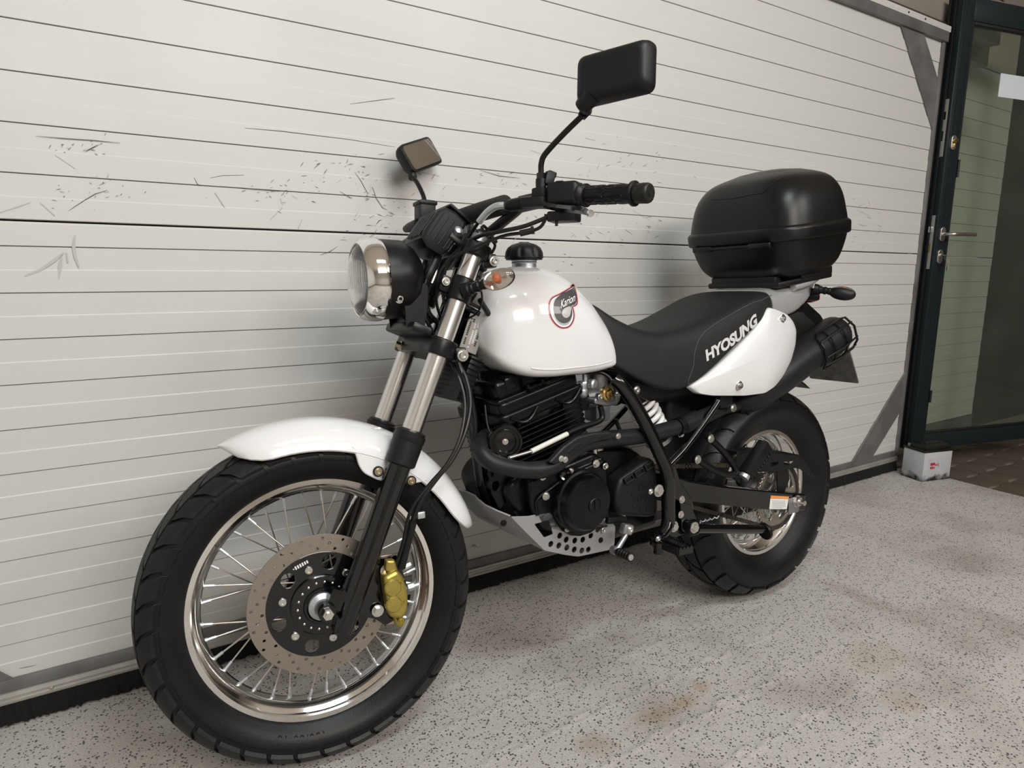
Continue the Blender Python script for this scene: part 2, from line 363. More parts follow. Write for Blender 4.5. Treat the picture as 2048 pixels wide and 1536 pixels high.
# ================================================================== THE ROOM
WALL_Y = 1.7459
def slat_profile(zt, zb, zm):
    """one rib of the ribbed door skin: recessed upper half, proud lower half, tucked under at the bottom"""
    y0 = WALL_Y
    return [(y0 + 0.012, zt - 0.0003), (y0 + 0.0030, zt - 0.0003), (y0 + 0.0010, zt - 0.0012), (y0 + 0.0010, zm + 0.0012), (y0 - 0.0004, zm - 0.0012), (y0 - 0.0004, zb + 0.0016), (y0 + 0.0016, zb + 0.0009), (y0 + 0.012, zb + 0.0009)]
def slat_geo(x0, x1, zt, zb, zm, dy=0.0):
    pr = slat_profile(zt, zb, zm); n = len(pr)
    v = [V(x0, y + dy, z) for y, z in pr] + [V(x1, y + dy, z) for y, z in pr]
    f = [(i, (i + 1) % n, n + (i + 1) % n, n + i) for i in range(n)] + [tuple(range(n)), tuple(range(n, 2 * n))[::-1]]
    return v, f
def section(parent, x0, x1, zs, zbot, ztop, dy=0.0):
    """a door section: zs = heights of the dark rib joints, top to bottom"""
    sec = obj('door_section', box(((x0 + x1) / 2, WALL_Y + dy + 0.028, (zbot + ztop) / 2), (x1 - x0, 0.034, ztop - zbot)), 'door_white', parent, smooth=0)
    edges = [ztop] + zs + [zbot]
    for a, b in zip(edges[:-1], edges[1:]):
        if a - b < 0.02: continue
        obj('slat', slat_geo(x0, x1, a, b, (a + b) / 2 if a - b > 0.06 else a - 0.003, dy), 'door_white', sec, smooth=0)
    return sec
up_joints = [1.9175 - 0.0955 * k for k in range(9)]          # 1.9175 ... 1.1535
lo_joints = [1.0119 - 0.0929 * k for k in range(10)]         # 1.0119 ... 0.1758
GX0, GX1 = -1.6, 3.522
gd = empty('door_1', None, 'large off-white ribbed garage door behind the motorcycle', 'garage door', 'structure')
section(gd, GX0, GX1, up_joints, 1.0640, 2.0060)
section(gd, GX0, GX1, lo_joints, 0.0950, 1.0610)
obj('door_core', box(((GX0 + GX1) / 2, WALL_Y + 0.060, 1.03), (GX1 - GX0, 0.030, 1.98)), 'door_dark', gd, smooth=0)
obj('bottom_rail', box(((GX0 + GX1) / 2, WALL_Y + 0.008, 0.088), (GX1 - GX0, 0.036, 0.026), bev=0.002), 'rail_grey', gd)
_st = obj('bottom_strip', [box(((GX0 + GX1) / 2, WALL_Y + 0.006, 0.0615), (GX1 - GX0, 0.044, 0.025), bev=0.002), box(((GX0 + GX1) / 2, WALL_Y - 0.017, 0.0665), (GX1 - GX0, 0.004, 0.003)), box(((GX0 + GX1) / 2, WALL_Y - 0.017, 0.0565), (GX1 - GX0, 0.004, 0.003))], 'alu_strip', gd)
for x in (-0.02, 0.55, 1.02, 1.6, 2.2, 2.8):
    obj('rivet', lathe([(0.0045, 0), (0.004, 0.0015), (0.002, 0.0028), (0, 0.003)], (x, WALL_Y - 0.016, 0.062), (0, -1, 0), 10), 'bolt', _st)
bm_ = bmesh.new(); bm_.free()
bv, bf = [], []
_n = 900; _len = GX1 - GX0
for i in range(_n):                                            # brush seal: uneven bristle tips just above the carpet
    x = GX0 + _len * i / (_n - 1); j = 0.0035 + random.random() * 0.004
    bv += [V(x, WALL_Y - 0.011 - random.random() * 0.004, 0.052), V(x, WALL_Y - 0.018 - random.random() * 0.008, j), V(x, WALL_Y + 0.006, j), V(x, WALL_Y + 0.004, 0.052)]
for i in range(_n - 1):
    a, b = i * 4, i * 4 + 4
    bf += [(a + k, a + (k + 1) % 4, b + (k + 1) % 4, b + k) for k in range(4)]
obj('brush_seal', (bv, bf), 'brush', gd, smooth=0)
obj('top_rail', box(((GX0 + 3.55) / 2, WALL_Y + 0.004, 2.0255), (3.55 - GX0, 0.044, 0.041), bev=0.002), 'rail_grey', gd)
_ts = obj('top_strip', box(((GX0 + 3.555) / 2, WALL_Y + 0.002, 2.0585), (3.555 - GX0, 0.046, 0.026), bev=0.002), 'alu_white', gd)
for x in (2.50, 2.86, 3.18, 3.32):
    obj('rivet', cyl((x, WALL_Y - 0.021, 2.058), (x, WALL_Y - 0.0235, 2.058), 0.004, n=8), 'gasket', _ts)
obj('end_stile', box((3.5345, WALL_Y + 0.008, 1.045), (0.024, 0.034, 1.92), bev=0.002), 'rail_grey', gd)
def gusset(pts, holes=None):
    return plate([pts], 0.006, (0, WALL_Y - 0.0045, 0), (1, 0, 0), (0, 0, 1), bev=0.001, res=0)
obj('corner_brace', gusset([(3.161, 2.006), (3.353, 2.006), (3.545, 1.815), (3.545, 1.60)]), 'rail_grey', gd)
obj('corner_brace', gusset([(3.125, 0.094), (3.302, 0.094), (3.540, 0.318), (3.545, 0.515)]), 'rail_grey', gd)
obj('corner_brace', gusset([(-0.083, 0.098), (-0.26, 0.098), (-0.52, 0.318), (-0.52, 0.56)]), 'rail_grey', gd)
# scuffs on the skin: thin streaks of rubber and scraped paint
def stroke(pts, w):
    v, f = [], []
    y = WALL_Y - 0.0012
    P3 = [PW(px, py, y=y) for px, py in pts]
    for i, p in enumerate(P3):
        t = (P3[min(i + 1, len(P3) - 1)] - P3[max(i - 1, 0)]); t.y = 0; t.normalize(); nn = V(-t.z, 0, t.x); ww = w * (0.35 if i in (0, len(P3) - 1) else random.uniform(0.6, 1.2))
        v += [p + nn * ww, p - nn * ww]
    for i in range(len(P3) - 1): f.append((2 * i, 2 * i + 1, 2 * i + 3, 2 * i + 2))
    return v, f
S1 = 820 / 2031
named = [[(137, 422), (150, 413), (170, 400), (190, 388), (215, 380)], [(170, 303), (176, 300), (188, 294), (198, 289)], [(420, 356), (445, 351), (488, 350)], [(388, 355), (395, 368), (402, 372)], [(710, 344), (722, 362), (736, 388), (745, 374), (752, 395), (765, 415), (775, 420)],
         [(480, 375), (500, 378), (540, 381), (562, 383)], [(72, 272), (130, 277), (190, 281), (240, 286)], [(560, 397), (566, 410)], [(640, 510), (660, 503), (675, 493)], [(595, 460), (604, 440)], [(490, 256), (560, 262), (700, 279), (790, 294)],
         [(680, 383), (700, 395), (705, 396)], [(960, 340), (1000, 352), (1040, 356)], [(1180, 385), (1200, 388)], [(1060, 300), (1090, 310)], [(820, 340), (880, 352)], [(1265, 420), (1300, 440)], [(700, 208), (760, 200), (790, 196)], [(1715, 420), (1740, 432)], [(1170, 276), (1190, 281)],
         [(940, 1095), (952, 1090), (944, 1090), (958, 1096)], [(38, 1337), (55, 1334), (72, 1330)]]
gs = [stroke(p, 0.0007) for p in named]
for i in range(330):
    c = random.choice([(560, 380, 90, 22), (700, 350, 75, 40), (790, 400, 80, 60), (1000, 370, 110, 50), (1120, 430, 120, 60), (1240, 470, 120, 60), (180, 290, 110, 20), (200, 385, 90, 25), (1260, 350, 90, 60), (700, 470, 80, 40), (760, 445, 70, 30), (1000, 520, 200, 60), (1730, 440, 60, 60)])
    x, y = random.gauss(c[0], c[2] * 0.6), random.gauss(c[1], c[3] * 0.6); a = random.choice([-0.25, 0.1, -0.9, 0.5]) + random.gauss(0, 0.25); l = abs(random.gauss(4, 5)) + 1.5
    gs.append(stroke([(x, y), (x + l * 0.5 * math.cos(a), y + l * 0.5 * math.sin(a) + random.gauss(0, 0.5)), (x + l * math.cos(a), y + l * math.sin(a))], random.uniform(0.00035, 0.0008)))
obj('scuff_marks', gs, 'scuff', gd, smooth=0, kind='stuff')
gs = [stroke(p, w) for p, w in [([(50, 552), (80, 540), (110, 520), (128, 505)], 0.004), ([(118, 558), (120, 535), (124, 510)], 0.003), ([(150, 470), (147, 490), (150, 512), (158, 535)], 0.004), ([(133, 505), (136, 525)], 0.004), ([(110, 310), (150, 337)], 0.002), ([(0, 425), (40, 412), (60, 405)], 0.002), ([(430, 385), (450, 415)], 0.002), ([(80, 405), (110, 432)], 0.003), ([(1020, 495), (1045, 455)], 0.002), ([(540, 440), (565, 415)], 0.003)]]
obj('paint_scrapes', gs, 'scuff_soft', gd, smooth=0, kind='stuff')

# wall above the door, remaining walls, ceiling
lint = empty('wall_back', None, kind='structure', label='dark lintel and grey boards above the garage door', cat='wall')
obj('lintel_gap', box((0.8, WALL_Y + 0.115, 2.093), (5.6, 0.03, 0.06)), 'board', lint, smooth=0)
for i in range(4):
    obj('board', box((1.15, WALL_Y + 0.09, 2.118 + 0.1 + i * 0.205), (6.1, 0.09, 0.200), bev=0.004), 'board', lint)
obj('backing', box((1.2, WALL_Y + 0.16, 2.55), (6.2, 0.05, 1.0)), 'board', lint, smooth=0)
obj('wall_front', box((1.75, -4.05, 1.55), (9.1, 0.1, 3.3)), 'plaster', kind='structure', smooth=0)
o = obj('wall_left', box((-2.75, -1.1, 1.55), (0.1, 6.0, 3.3)), 'plaster', kind='structure', smooth=0)
obj('wall_infill', box((-2.15, WALL_Y + 0.06, 1.05), (1.1, 0.1, 2.1)), 'plaster', kind='structure', smooth=0)
ce = empty('ceiling', None, kind='structure', label='pale wooden board ceiling of the garage', cat='ceiling')
for i in range(30):
    obj('board', box((1.75, -3.9 + i * 0.205, 3.16), (9.1, 0.200, 0.03), bev=0.003, seg=1), 'wood_ceiling', ce, smooth=0)
# ribbed wall seen through the glazed door, and the dark brown panel beside it
rw = empty('wall_right', None, 'ribbed off-white wall seen through the glass door', 'wall', 'structure')
section(rw, 3.60, 4.95, up_joints, 1.0640, 2.10, 0.255)
section(rw, 3.60, 4.95, lo_joints, 0.0800, 1.0610, 0.255)
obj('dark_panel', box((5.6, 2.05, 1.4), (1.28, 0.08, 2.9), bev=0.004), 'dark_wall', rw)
obj('plinth', box((4.3, 2.02, 0.04), (1.3, 0.05, 0.075)), 'rail_grey', rw)
obj('head_board', box((4.8, 2.04, 2.55), (2.6, 0.06, 0.88), bev=0.004), 'board', rw)
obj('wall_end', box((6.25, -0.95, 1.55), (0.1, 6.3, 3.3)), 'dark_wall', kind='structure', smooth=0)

# ------------------------------------------------------------------ floor: interlocking paving stones, with the carpet on top
def paver_outline(L=0.211, W=0.137, z=0.016):
    # wavy long sides (they interlock with the neighbouring row), straight ends
    x = [0, 0.055, 0.085, 0.126, 0.156, L]
    o = [0, 0, z, z, 0, 0]
    bot = [(a, b) for a, b in zip(x, o)]; top = [(a, W + b) for a, b in zip(x, o)]
    return bot + top[::-1]
def wav(x):                             # same wave as the paver edge, height over a row joint
    t = x % 0.211
    for (x0, x1, a, b) in ((0.055, 0.085, 0, 0.016), (0.085, 0.126, 0.016, 0.016), (0.126, 0.156, 0.016, 0)):
        if x0 <= t < x1: return a + (b - a) * (t - x0) / (x1 - x0)
    return 0.0
ROW0, PW_, PL_ = 0.94, 0.137, 0.211
fl = empty('floor', None, 'brown interlocking paving stones beside the carpet', 'paving', 'structure')
obj('bedding', box((1.6, -1.0, -0.0425), (9.6, 6.4, 0.06)), 'paver_joint', fl, smooth=0)
_po = paver_outline()
_inner = round_poly([(0.5 * PL_ + (x - 0.5 * PL_) * 0.972, 0.5 * PW_ + 0.008 + (y - 0.5 * PW_ - 0.008) * 0.955) for x, y in _po], 0.006, 2)
pav_me = mesh_of('paving_stone', plate([_inner], 0.05, (0, 0, -0.0310), (1, 0, 0), (0, 1, 0), bev=0.003, res=1), 'paver', 30)
cnt = 0
for r in range(-8, 9):
    y = ROW0 + r * PW_
    if y > 1.85 or y < 0.2: continue
    for c in range(0, 20):
        x = 3.45 - 0.1055 * (r % 2) + c * PL_ + 0.02
        if x > 5.6: break
        q = inst('paving_stone', pav_me, Matrix.Translation((x, y, random.uniform(-0.002, 0.0005))) @ Matrix.Rotation(random.gauss(0, 0.006), 4, 'Z'), fl); cnt += 1
# carpet: felt lying on the paving, the stones pressing through
def carpet_h(x, y):
    h = 0.0
    r = math.floor((y - ROW0 - wav(x - (0.1055 * ((math.floor((y - ROW0) / PW_)) % 2)) + 0.05)) / PW_)
    yy = y - ROW0 - r * PW_
    sh = 0.1055 * (r % 2)
    xx = (x - 0.955 + sh) % PL_
    w = wav(xx + 0.0)
    d = min(abs(yy - w), abs(PW_ + w - yy)); d2 = min(xx, PL_ - xx)
    k = 0.55 + 0.45 * math.sin(3.1 * x + 1.3) * math.sin(4.7 * y + 0.4)
    fade = max(0.0, min(1.0, (2.3 - x) / 0.7)) * max(0, min(1, (y + 0.2) / 0.5)) * max(0, min(1, (x - 0.2) / 0.5))
    g2 = -0.0034 * k * fade * math.exp(-(d2 / 0.006) ** 2)
    g1 = 0.0030 * k * fade * math.exp(-(d / 0.007) ** 2)
    h += g1 + g2
    h += 0.0006 * math.sin(5 * x + 2 * y) * math.sin(6 * y - x)
    return h
cx0, cx1, cy0, cy1 = -1.9, 3.615, -2.2, 1.742
def axis(a, b, fine0, fine1, step_f, step_c):
    out = [a]
    while out[-1] < b - 1e-6: out.append(min(b, out[-1] + (step_f if fine0 <= out[-1] < fine1 else step_c)))
    return out
xs = axis(cx0, cx1, 0.3, 2.3, 0.006, 0.05); ys = axis(cy0, cy1, 0.35, 1.6, 0.005, 0.05)
cv = [V(x + (0.004 * math.sin(9 * y) if i == len(xs) - 1 else 0), y, -0.0005 + carpet_h(x, y)) for i, x in enumerate(xs) for y in ys]
ny = len(ys); cf = [(i * ny + j, (i + 1) * ny + j, (i + 1) * ny + j + 1, i * ny + j + 1) for i in range(len(xs) - 1) for j in range(ny - 1)]
base = len(cv)
for i in range(len(xs)): pass
rim = [i * ny for i in range(len(xs))] + [(len(xs) - 1) * ny + j for j in range(1, ny)] + [i * ny + ny - 1 for i in range(len(xs) - 2, -1, -1)] + [j for j in range(ny - 2, 0, -1)]
for k in rim: cv.append(V(cv[k].x, cv[k].y, -0.0045))
nr_ = len(rim); cf += [(rim[k], rim[(k + 1) % nr_], base + (k + 1) % nr_, base + k) for k in range(nr_)]
cf.append(tuple(base + k for k in range(nr_)))
obj('carpet', (cv, cf), 'carpet', smooth=60, label='grey speckled felt carpet under the motorcycle, paving pressing through', cat='carpet')

# ------------------------------------------------------------------ glazed door leaf
LA = R(13.6); LE = V(math.cos(LA), -math.sin(LA), 0); LN = V(-math.sin(LA), -math.cos(LA), 0)
LEAF = Matrix(((LE.x, -LN.x, 0, 3.585), (LE.y, -LN.y, 0, 1.7005), (0, 0, 1, 0.0), (0, 0, 0, 1)))   # x along the leaf, y into it (back), z up
ZB, ZT, LW, LT = 0.100, 2.205, 0.98, 0.062
d2 = empty('door_2', LEAF, 'anthracite framed glass door standing ajar beside the garage door', 'door', 'structure')
def lb(x0, x1, y0, y1, z0, z1, bev=0.003): return box(((x0 + x1) / 2, (y0 + y1) / 2, (z0 + z1) / 2), (x1 - x0, y1 - y0, z1 - z0), bev=bev)
obj('stile', [lb(0.0, 0.078, 0, LT, ZB, ZT), lb(0.012, 0.030, -0.002, 0, ZB, ZT, 0.0005)], 'anthracite', d2)
obj('stile', lb(LW - 0.078, LW, 0, LT, ZB, ZT), 'anthracite', d2)
obj('rail', lb(0.078, LW - 0.078, 0, LT, ZB, 0.178), 'anthracite', d2)
obj('rail', lb(0.078, LW - 0.078, 0, LT, 2.105, ZT), 'anthracite', d2)
obj('glazing_bead', [lb(0.078, 0.092, 0.004, 0.02, 0.178, 2.105, 0.002), lb(LW - 0.092, LW - 0.078, 0.004, 0.02, 0.178, 2.105, 0.002), lb(0.092, LW - 0.092, 0.004, 0.02, 0.178, 0.19, 0.002), lb(0.092, LW - 0.092, 0.004, 0.02, 2.092, 2.105, 0.002)], 'gasket', d2)
obj('pane', lb(0.09, LW - 0.09, 0.024, 0.030, 0.185, 2.098, 0), 'pane_glass', d2, smooth=0)
obj('gasket', [lb(-0.006, 0.0, 0.030, 0.038, ZB, ZT, 0.001), lb(-0.010, 0.0, LT - 0.006, LT + 0.004, ZB, ZT, 0.001)], 'gasket', d2)
def forend(z0, z1, holes=()):
    zm, h = (z0 + z1) / 2, (z1 - z0) / 2
    p = obj('lock_plate', plate([[(-0.0115, -h), (0.0115, -h), (0.0115, h), (-0.0115, h)]] + [[(a0 - 0.0255, b0 - zm), (a1 - 0.0255, b0 - zm), (a1 - 0.0255, b1 - zm), (a0 - 0.0255, b1 - zm)] for a0, a1, b0, b1 in holes], 0.003, (-0.0015, 0.0255, zm), (0, 1, 0), (0, 0, 1)), 'plate_steel', d2, smooth=0)
    for z in (z0 + 0.012, z1 - 0.012, z0 + 0.05):
        obj('screw', cyl((-0.0025, 0.0255, z), (-0.0035, 0.0255, z), 0.0035, n=10), 'steel', p)
    return p
p = forend(1.51, 1.765, [(0.020, 0.033, 1.675, 1.71), (0.0225, 0.0305, 1.58, 1.625)])
p = forend(0.993, 1.243); obj('latch_bolt', [lb(-0.012, 0, 0.018, 0.036, 1.163, 1.192, 0.003)], 'steel', p); obj('bolt_slot', lb(-0.0032, -0.002, 0.020, 0.031, 1.07, 1.112, 0), 'gold_dark', p, smooth=0)
def rose(z, h=0.066, w=0.032):
    pts = [(w / 2 * math.cos(a), (h / 2 - w / 2) * (1 if math.sin(a) >= 0 else -1) + w / 2 * math.sin(a)) for a in [2 * math.pi * i / 28 for i in range(28)]]
    return plate([pts], 0.010, (0.034, -0.005, z), (1, 0, 0), (0, 0, 1), bev=0.002)
e = obj('escutcheon', rose(1.572), 'steel', d2); obj('lock_cylinder', [cyl((0.034, -0.009, 1.580), (0.034, -0.024, 1.580), 0.0085, n=18), box((0.034, -0.013, 1.558), (0.009, 0.008, 0.02), bev=0.002)], 'brass', e)
hd = obj('door_handle', rose(1.156), 'steel', d2)
obj('lever', tube(smooth_path([(0.034, -0.008, 1.156), (0.034, -0.045, 1.156), (0.040, -0.056, 1.156), (0.055, -0.060, 1.156), (0.12, -0.060, 1.157), (0.185, -0.058, 1.157)], 5), 0.0085, 14), 'steel', hd)
e = obj('escutcheon', rose(1.052), 'steel', d2); obj('lock_cylinder', cyl((0.034, -0.009, 1.058), (0.034, -0.018, 1.058), 0.0085, n=18), 'steel', e)
h2 = obj('hinge_pin', [cyl((0.092, 0.0, 1.42), (0.092, 0.0, 1.50), 0.006), cyl((0.092, 0.0, 0.34), (0.092, 0.0, 0.40), 0.006)], 'anthracite', d2)
obj('notice', lb(0.325, 0.60, 0.0215, 0.0238, 1.806, 1.911, 0), 'notice', smooth=0, M=LEAF, label='pale blank notice card stuck to the glass door', cat='sign')
# keys in the lower lock
kM = LEAF
ky = empty('key_ring', LEAF @ Matrix.Translation((0.034, -0.018, 1.058)), 'small bunch of keys hanging from the glass door lock', 'keys')
def key_geo(o, ang):
    bow = plate([circ(0, 0, 0.0115, 18), circ(0, 0.006, 0.003, 10)], 0.002, (0, 0, 0), (1, 0, 0), (0, 0, 1))
    blade = plate([[(-0.004, -0.010), (0.004, -0.010), (0.004, -0.034), (0.002, -0.037), (0.004, -0.040), (0.001, -0.046), (-0.004, -0.046)]], 0.002, (0, 0, 0), (1, 0, 0), (0, 0, 1))
    return xform(join(bow, blade), Matrix.Translation(o) @ Matrix.Rotation(ang, 4, 'Y'))
obj('key', [box((0, -0.010, 0), (0.022, 0.020, 0.0022), bev=0.0008)], 'steel', ky)
obj('ring', lathe([(0.011 + 0.0008 * math.cos(a), 0.0008 * math.sin(a)) for a in [i * math.pi / 3 for i in range(6)]], (0.012, -0.018, -0.010), (1, 0.5, 0), 20, closed=True), 'steel', ky)
obj('key', key_geo((0.020, -0.020, -0.026), 0.1), 'steel', ky); obj('key', key_geo((0.013, -0.024, -0.026), -0.15), 'plate_steel', ky)

# ------------------------------------------------------------------ car battery on the floor
bA = math.atan2(1.5179 - 1.5624, 3.6078 - 3.4361)
BAT = Matrix.Translation((3.4361, 1.5624, 0.0008)) @ Matrix.Rotation(bA, 4, 'Z')
bt = empty('battery', BAT, 'translucent white battery with black lid standing beside the glass door', 'battery')
bw, bd, bh = 0.177, 0.117, 0.140
gs = [box((bw / 2, bd / 2, bh / 2), (bw, bd, bh), bev=0.003)]
case = obj('case', gs, 'battery_case', bt)
for i in range(1, 6): obj('rib', box((0.012 + i * 0.026, -0.0006, bh / 2 - 0.012), (0.006, 0.003, bh - 0.04), bev=0.001, seg=1), 'battery_case', case)
lid = obj('lid', [box((bw / 2, bd / 2, bh + 0.005), (bw + 0.006, bd + 0.006, 0.010), bev=0.002), box((bw / 2 + 0.006, bd * 0.42, bh + 0.018), (bw * 0.90, bd * 0.72, 0.022), bev=0.003)], 'battery_lid', bt)
for i in range(6): obj('vent_plug', cyl((0.035 + i * 0.025, bd * 0.42, bh + 0.029), (0.035 + i * 0.025, bd * 0.42, bh + 0.032), 0.009, n=14), 'battery_lid', lid)
for x in (0.018, bw - 0.018): obj('terminal', [box((x, bd - 0.015, bh + 0.016), (0.014, 0.010, 0.014), bev=0.001)], 'terminal', bt)
pr = []
for (x, z) in [(0, 0), (0.010, 0), (0.020, 0)]:
    pr.append(box((0.045 + x, -0.0025, 0.083), (0.008, 0.0012, 0.013), bev=0.0003, seg=1)); 
for x in (0, 0.010, 0.020): pr.append(plate([[(-0.004, 0), (0.004, 0), (0.002, 0.011), (-0.002, 0.011)]], 0.0012, (0.045 + x, -0.0025, 0.060), (1, 0, 0), (0, 0, 1)))
pr += [plate([circ(0, 0, 0.0045, 12), circ(0, 0, 0.0028, 12)], 0.0012, (0.078, -0.0025, 0.078), (1, 0, 0), (0, 0, 1)), plate([[(-0.004, 0.006), (0.004, 0.006), (0.001, 0), (0.004, -0.006), (-0.004, -0.006), (-0.001, 0)]], 0.0012, (0.091, -0.0025, 0.077), (1, 0, 0), (0, 0, 1))]
obj('printed_mark', pr, 'battery_red', case, smooth=0)

# ================================================================== THE MOTORCYCLE
bike = empty('motorcycle', BIKE_M, 'white and black single cylinder motorcycle leaning beside the garage door', 'motorcycle')
YAX = V(0, 1, 0)

# ------------------------------------------------------------------ wheels
def tyre_profile(half, kind):
    """half profile (r, y) from crown to bead"""
    return half
def make_wheel(tag, MW, half, rim_prof, n_pitch, blocks, spokes, hub_flange, rim_r, carc='rubber', spoke_r=0.0017):
    """MW: wheel frame (origin at the wheel centre, axle along local Y) in the motorcycle frame"""
    prof = [(r, -y) for r, y in half[::-1]] + [(r, y) for r, y in half[1:]]
    ty = obj(tag + '_tyre', lathe(prof, (0, 0, 0), YAX, 96, closed=True), carc, bike, M=MW, smooth=50)
    # arc length parameter along the half profile
    pts = [V(y, r) for r, y in half]; acc = [0.0]
    for a, b in zip(pts[:-1], pts[1:]): acc.append(acc[-1] + (b - a).length)
    def at(s):
        s = max(0, min(acc[-1] - 1e-6, abs(s)))
        for i in range(len(acc) - 1):
            if acc[i] <= s <= acc[i + 1]:
                t = (s - acc[i]) / (acc[i + 1] - acc[i]); p = pts[i].lerp(pts[i + 1], t); d = (pts[i + 1] - pts[i]).normalized(); return p, V(-d.y, d.x)
    def block(s_list, a_lo, a_hi, h, side):
        """tread block: s_list across the tyre, a_lo/a_hi functions give angles at s"""
        top, low = [], []
        na = 4
        for s in s_list:
            p, nn = at(s); 
            if nn.y < 0: nn = -nn
            row_t, row_l = [], []
            for k in range(na):
                a = a_lo(s) + (a_hi(s) - a_lo(s)) * k / (na - 1)
                for (row, off, sh) in ((row_t, h, 0.0), (row_l, -0.002, 0.0)):
                    q = p + nn * off; row.append(V(q.y * math.cos(a), side * q.x, q.y * math.sin(a)))
            top.append(row_t); low.append(row_l)
        ns = len(s_list); v = [q for r in top for q in r] + [q for r in low for q in r]; o = ns * na; f = []
        for i in range(ns - 1):
            for k in range(na - 1): f.append((i * na + k, i * na + k + 1, (i + 1) * na + k + 1, (i + 1) * na + k))
        edge = [k for k in range(na)] + [i * na + na - 1 for i in range(1, ns)] + [(ns - 1) * na + k for k in range(na - 2, -1, -1)] + [i * na for i in range(ns - 2, 0, -1)]
        for k in range(len(edge)): a, b = edge[k], edge[(k + 1) % len(edge)]; f.append((a, b, o + b, o + a))
        return v, f
    pitch = 2 * math.pi / n_pitch
    for (s0, s1, slant, gap, h, sides, ph, kink) in blocks:
        for side in sides:
            sl = [s0 + (s1 - s0) * k / 3 for k in range(4)]
            lo = lambda s, side=side: slant * (s - s0) + gap / 2 + kink * math.sin(math.pi * (s - s0) / (s1 - s0))
            hi = lambda s, side=side: slant * (s - s0) + pitch - gap / 2 + kink * math.sin(math.pi * (s - s0) / (s1 - s0))
            me = mesh_of('tread_block', block(sl, lo, hi, h, side), 'tread', 30)
            for i in range(n_pitch):
                inst('tread_block', me, MW @ Matrix.Rotation(-(i * pitch + ph + (pitch / 2 if side > 0 else 0)), 4, 'Y'), ty)
    rim = obj(tag + '_rim', lathe(rim_prof, (0, 0, 0), YAX, 120, closed=True), 'rim_chrome', bike, M=MW, smooth=40)
    # spokes: one straight spoke mesh per crossing direction and side, copied round
    hr, hy, cross, ns = hub_flange
    for sgn in (-1, 1):
        for side in (-1, 1):
            a1 = sgn * cross
            p0 = V(hr * math.cos(a1), side * hy, hr * math.sin(a1)); p1 = V(rim_r, side * 0.006, 0)
            d = (p1 - p0).normalized()
            sm = mesh_of('spoke', tube([p0, p1 - d * 0.012], spoke_r, 6), 'spoke_steel', 60); nm = mesh_of('spoke_nipple', join(cyl(p1 - d * 0.020, p1 - d * 0.002, 0.0031, n=6), cyl(p1 - d * 0.004, p1 + d * 0.003, 0.0044, n=8)), 'zinc', 40)
            k0 = (0 if sgn < 0 else 1) * 2 + (0 if side < 0 else 1)
            for i in range(spokes // 4):
                M = MW @ Matrix.Rotation(-(2 * math.pi / spokes) * (i * 4 + k0) - 0.06, 4, 'Y')
                s = inst('spoke', sm, M, rim); inst('spoke_nipple', nm, M, rim)
    return ty, rim
def rim_profile(rf, hw, depth):
    a = [(rf, hw), (rf + 0.0015, hw - 0.0015), (rf - 0.001, hw - 0.004), (rf - 0.012, hw - 0.005)]
    inner = [(rf - 0.010, hw + 0.000), (rf - 0.013, hw - 0.003), (rf - 0.0135, hw - 0.010), (rf - 0.018, hw - 0.014), (rf - depth + 0.003, hw * 0.45), (rf - depth, hw * 0.28)]
    out = a + [(rf - 0.014, -q[1]) if False else (q[0], -q[1]) for q in a[::-1]]
    inn = inner[::-1]
    prof = out + [(r, -y) for r, y in inner] + [(r, y) for r, y in inn]
    return prof
MFW = MS @ Matrix.Translation(FA)
half_f = [(0.3230, 0.0), (0.3225, 0.015), (0.3208, 0.030), (0.3172, 0.044), (0.3108, 0.0555), (0.3015, 0.0635), (0.2905, 0.0668), (0.2790, 0.0660), (0.2665, 0.0610), (0.2555, 0.0530), (0.2470, 0.0440), (0.2405, 0.0385)]
ft, frim = make_wheel('front', MFW, half_f, rim_profile(0.2425, 0.040, 0.030), 36,
    [(0.0025, 0.038, 3.6, 0.026, 0.0052, (-1, 1), 0.02, 0.014), (0.0445, 0.088, -2.2, 0.030, 0.0052, (-1, 1), 0.03, -0.022)], 36, (0.050, 0.030, 0.62, 36), 0.2130)
MRW = Matrix.Translation((0, 0, 0.319))
half_r = [(0.3145, 0.0), (0.3135, 0.018), (0.3105, 0.036), (0.3050, 0.054), (0.2965, 0.071), (0.2860, 0.083), (0.2730, 0.0895), (0.2560, 0.0905), (0.2360, 0.0850), (0.2180, 0.0750), (0.2030, 0.0630), (0.1900, 0.0545)]
rt, rrim = make_wheel('rear', MRW, half_r, rim_profile(0.191, 0.0555, 0.036), 24,
    [(0.002, 0.039, 3.4, 0.042, 0.0055, (-1, 1), 0.0, 0.03), (0.046, 0.094, -2.2, 0.046, 0.0062, (-1, 1), 0.06, -0.03)], 36, (0.055, 0.032, 0.60, 36), 0.1560)
# raised size lettering moulded on the front sidewall
def sidewall_text(s, r0, h, a0, M, parent, y, matname='rubber'):
    v, f = text2d(s, h, 0.0, 1.15, ext=0.0006); w = max(p.x for p in v)
    out = [V((r0 + p.y) * math.cos(a0 - p.x / r0), y - 0.0008 - p.z * 2 + (0.0), (r0 + p.y) * math.sin(a0 - p.x / r0)) for p in v]
    return obj('moulded_lettering', (out, f), matname, parent, M=M, smooth=0)
sidewall_text('130/80-18', 0.2600, 0.020, R(-91), MFW, ft, -0.0572, 'tread')

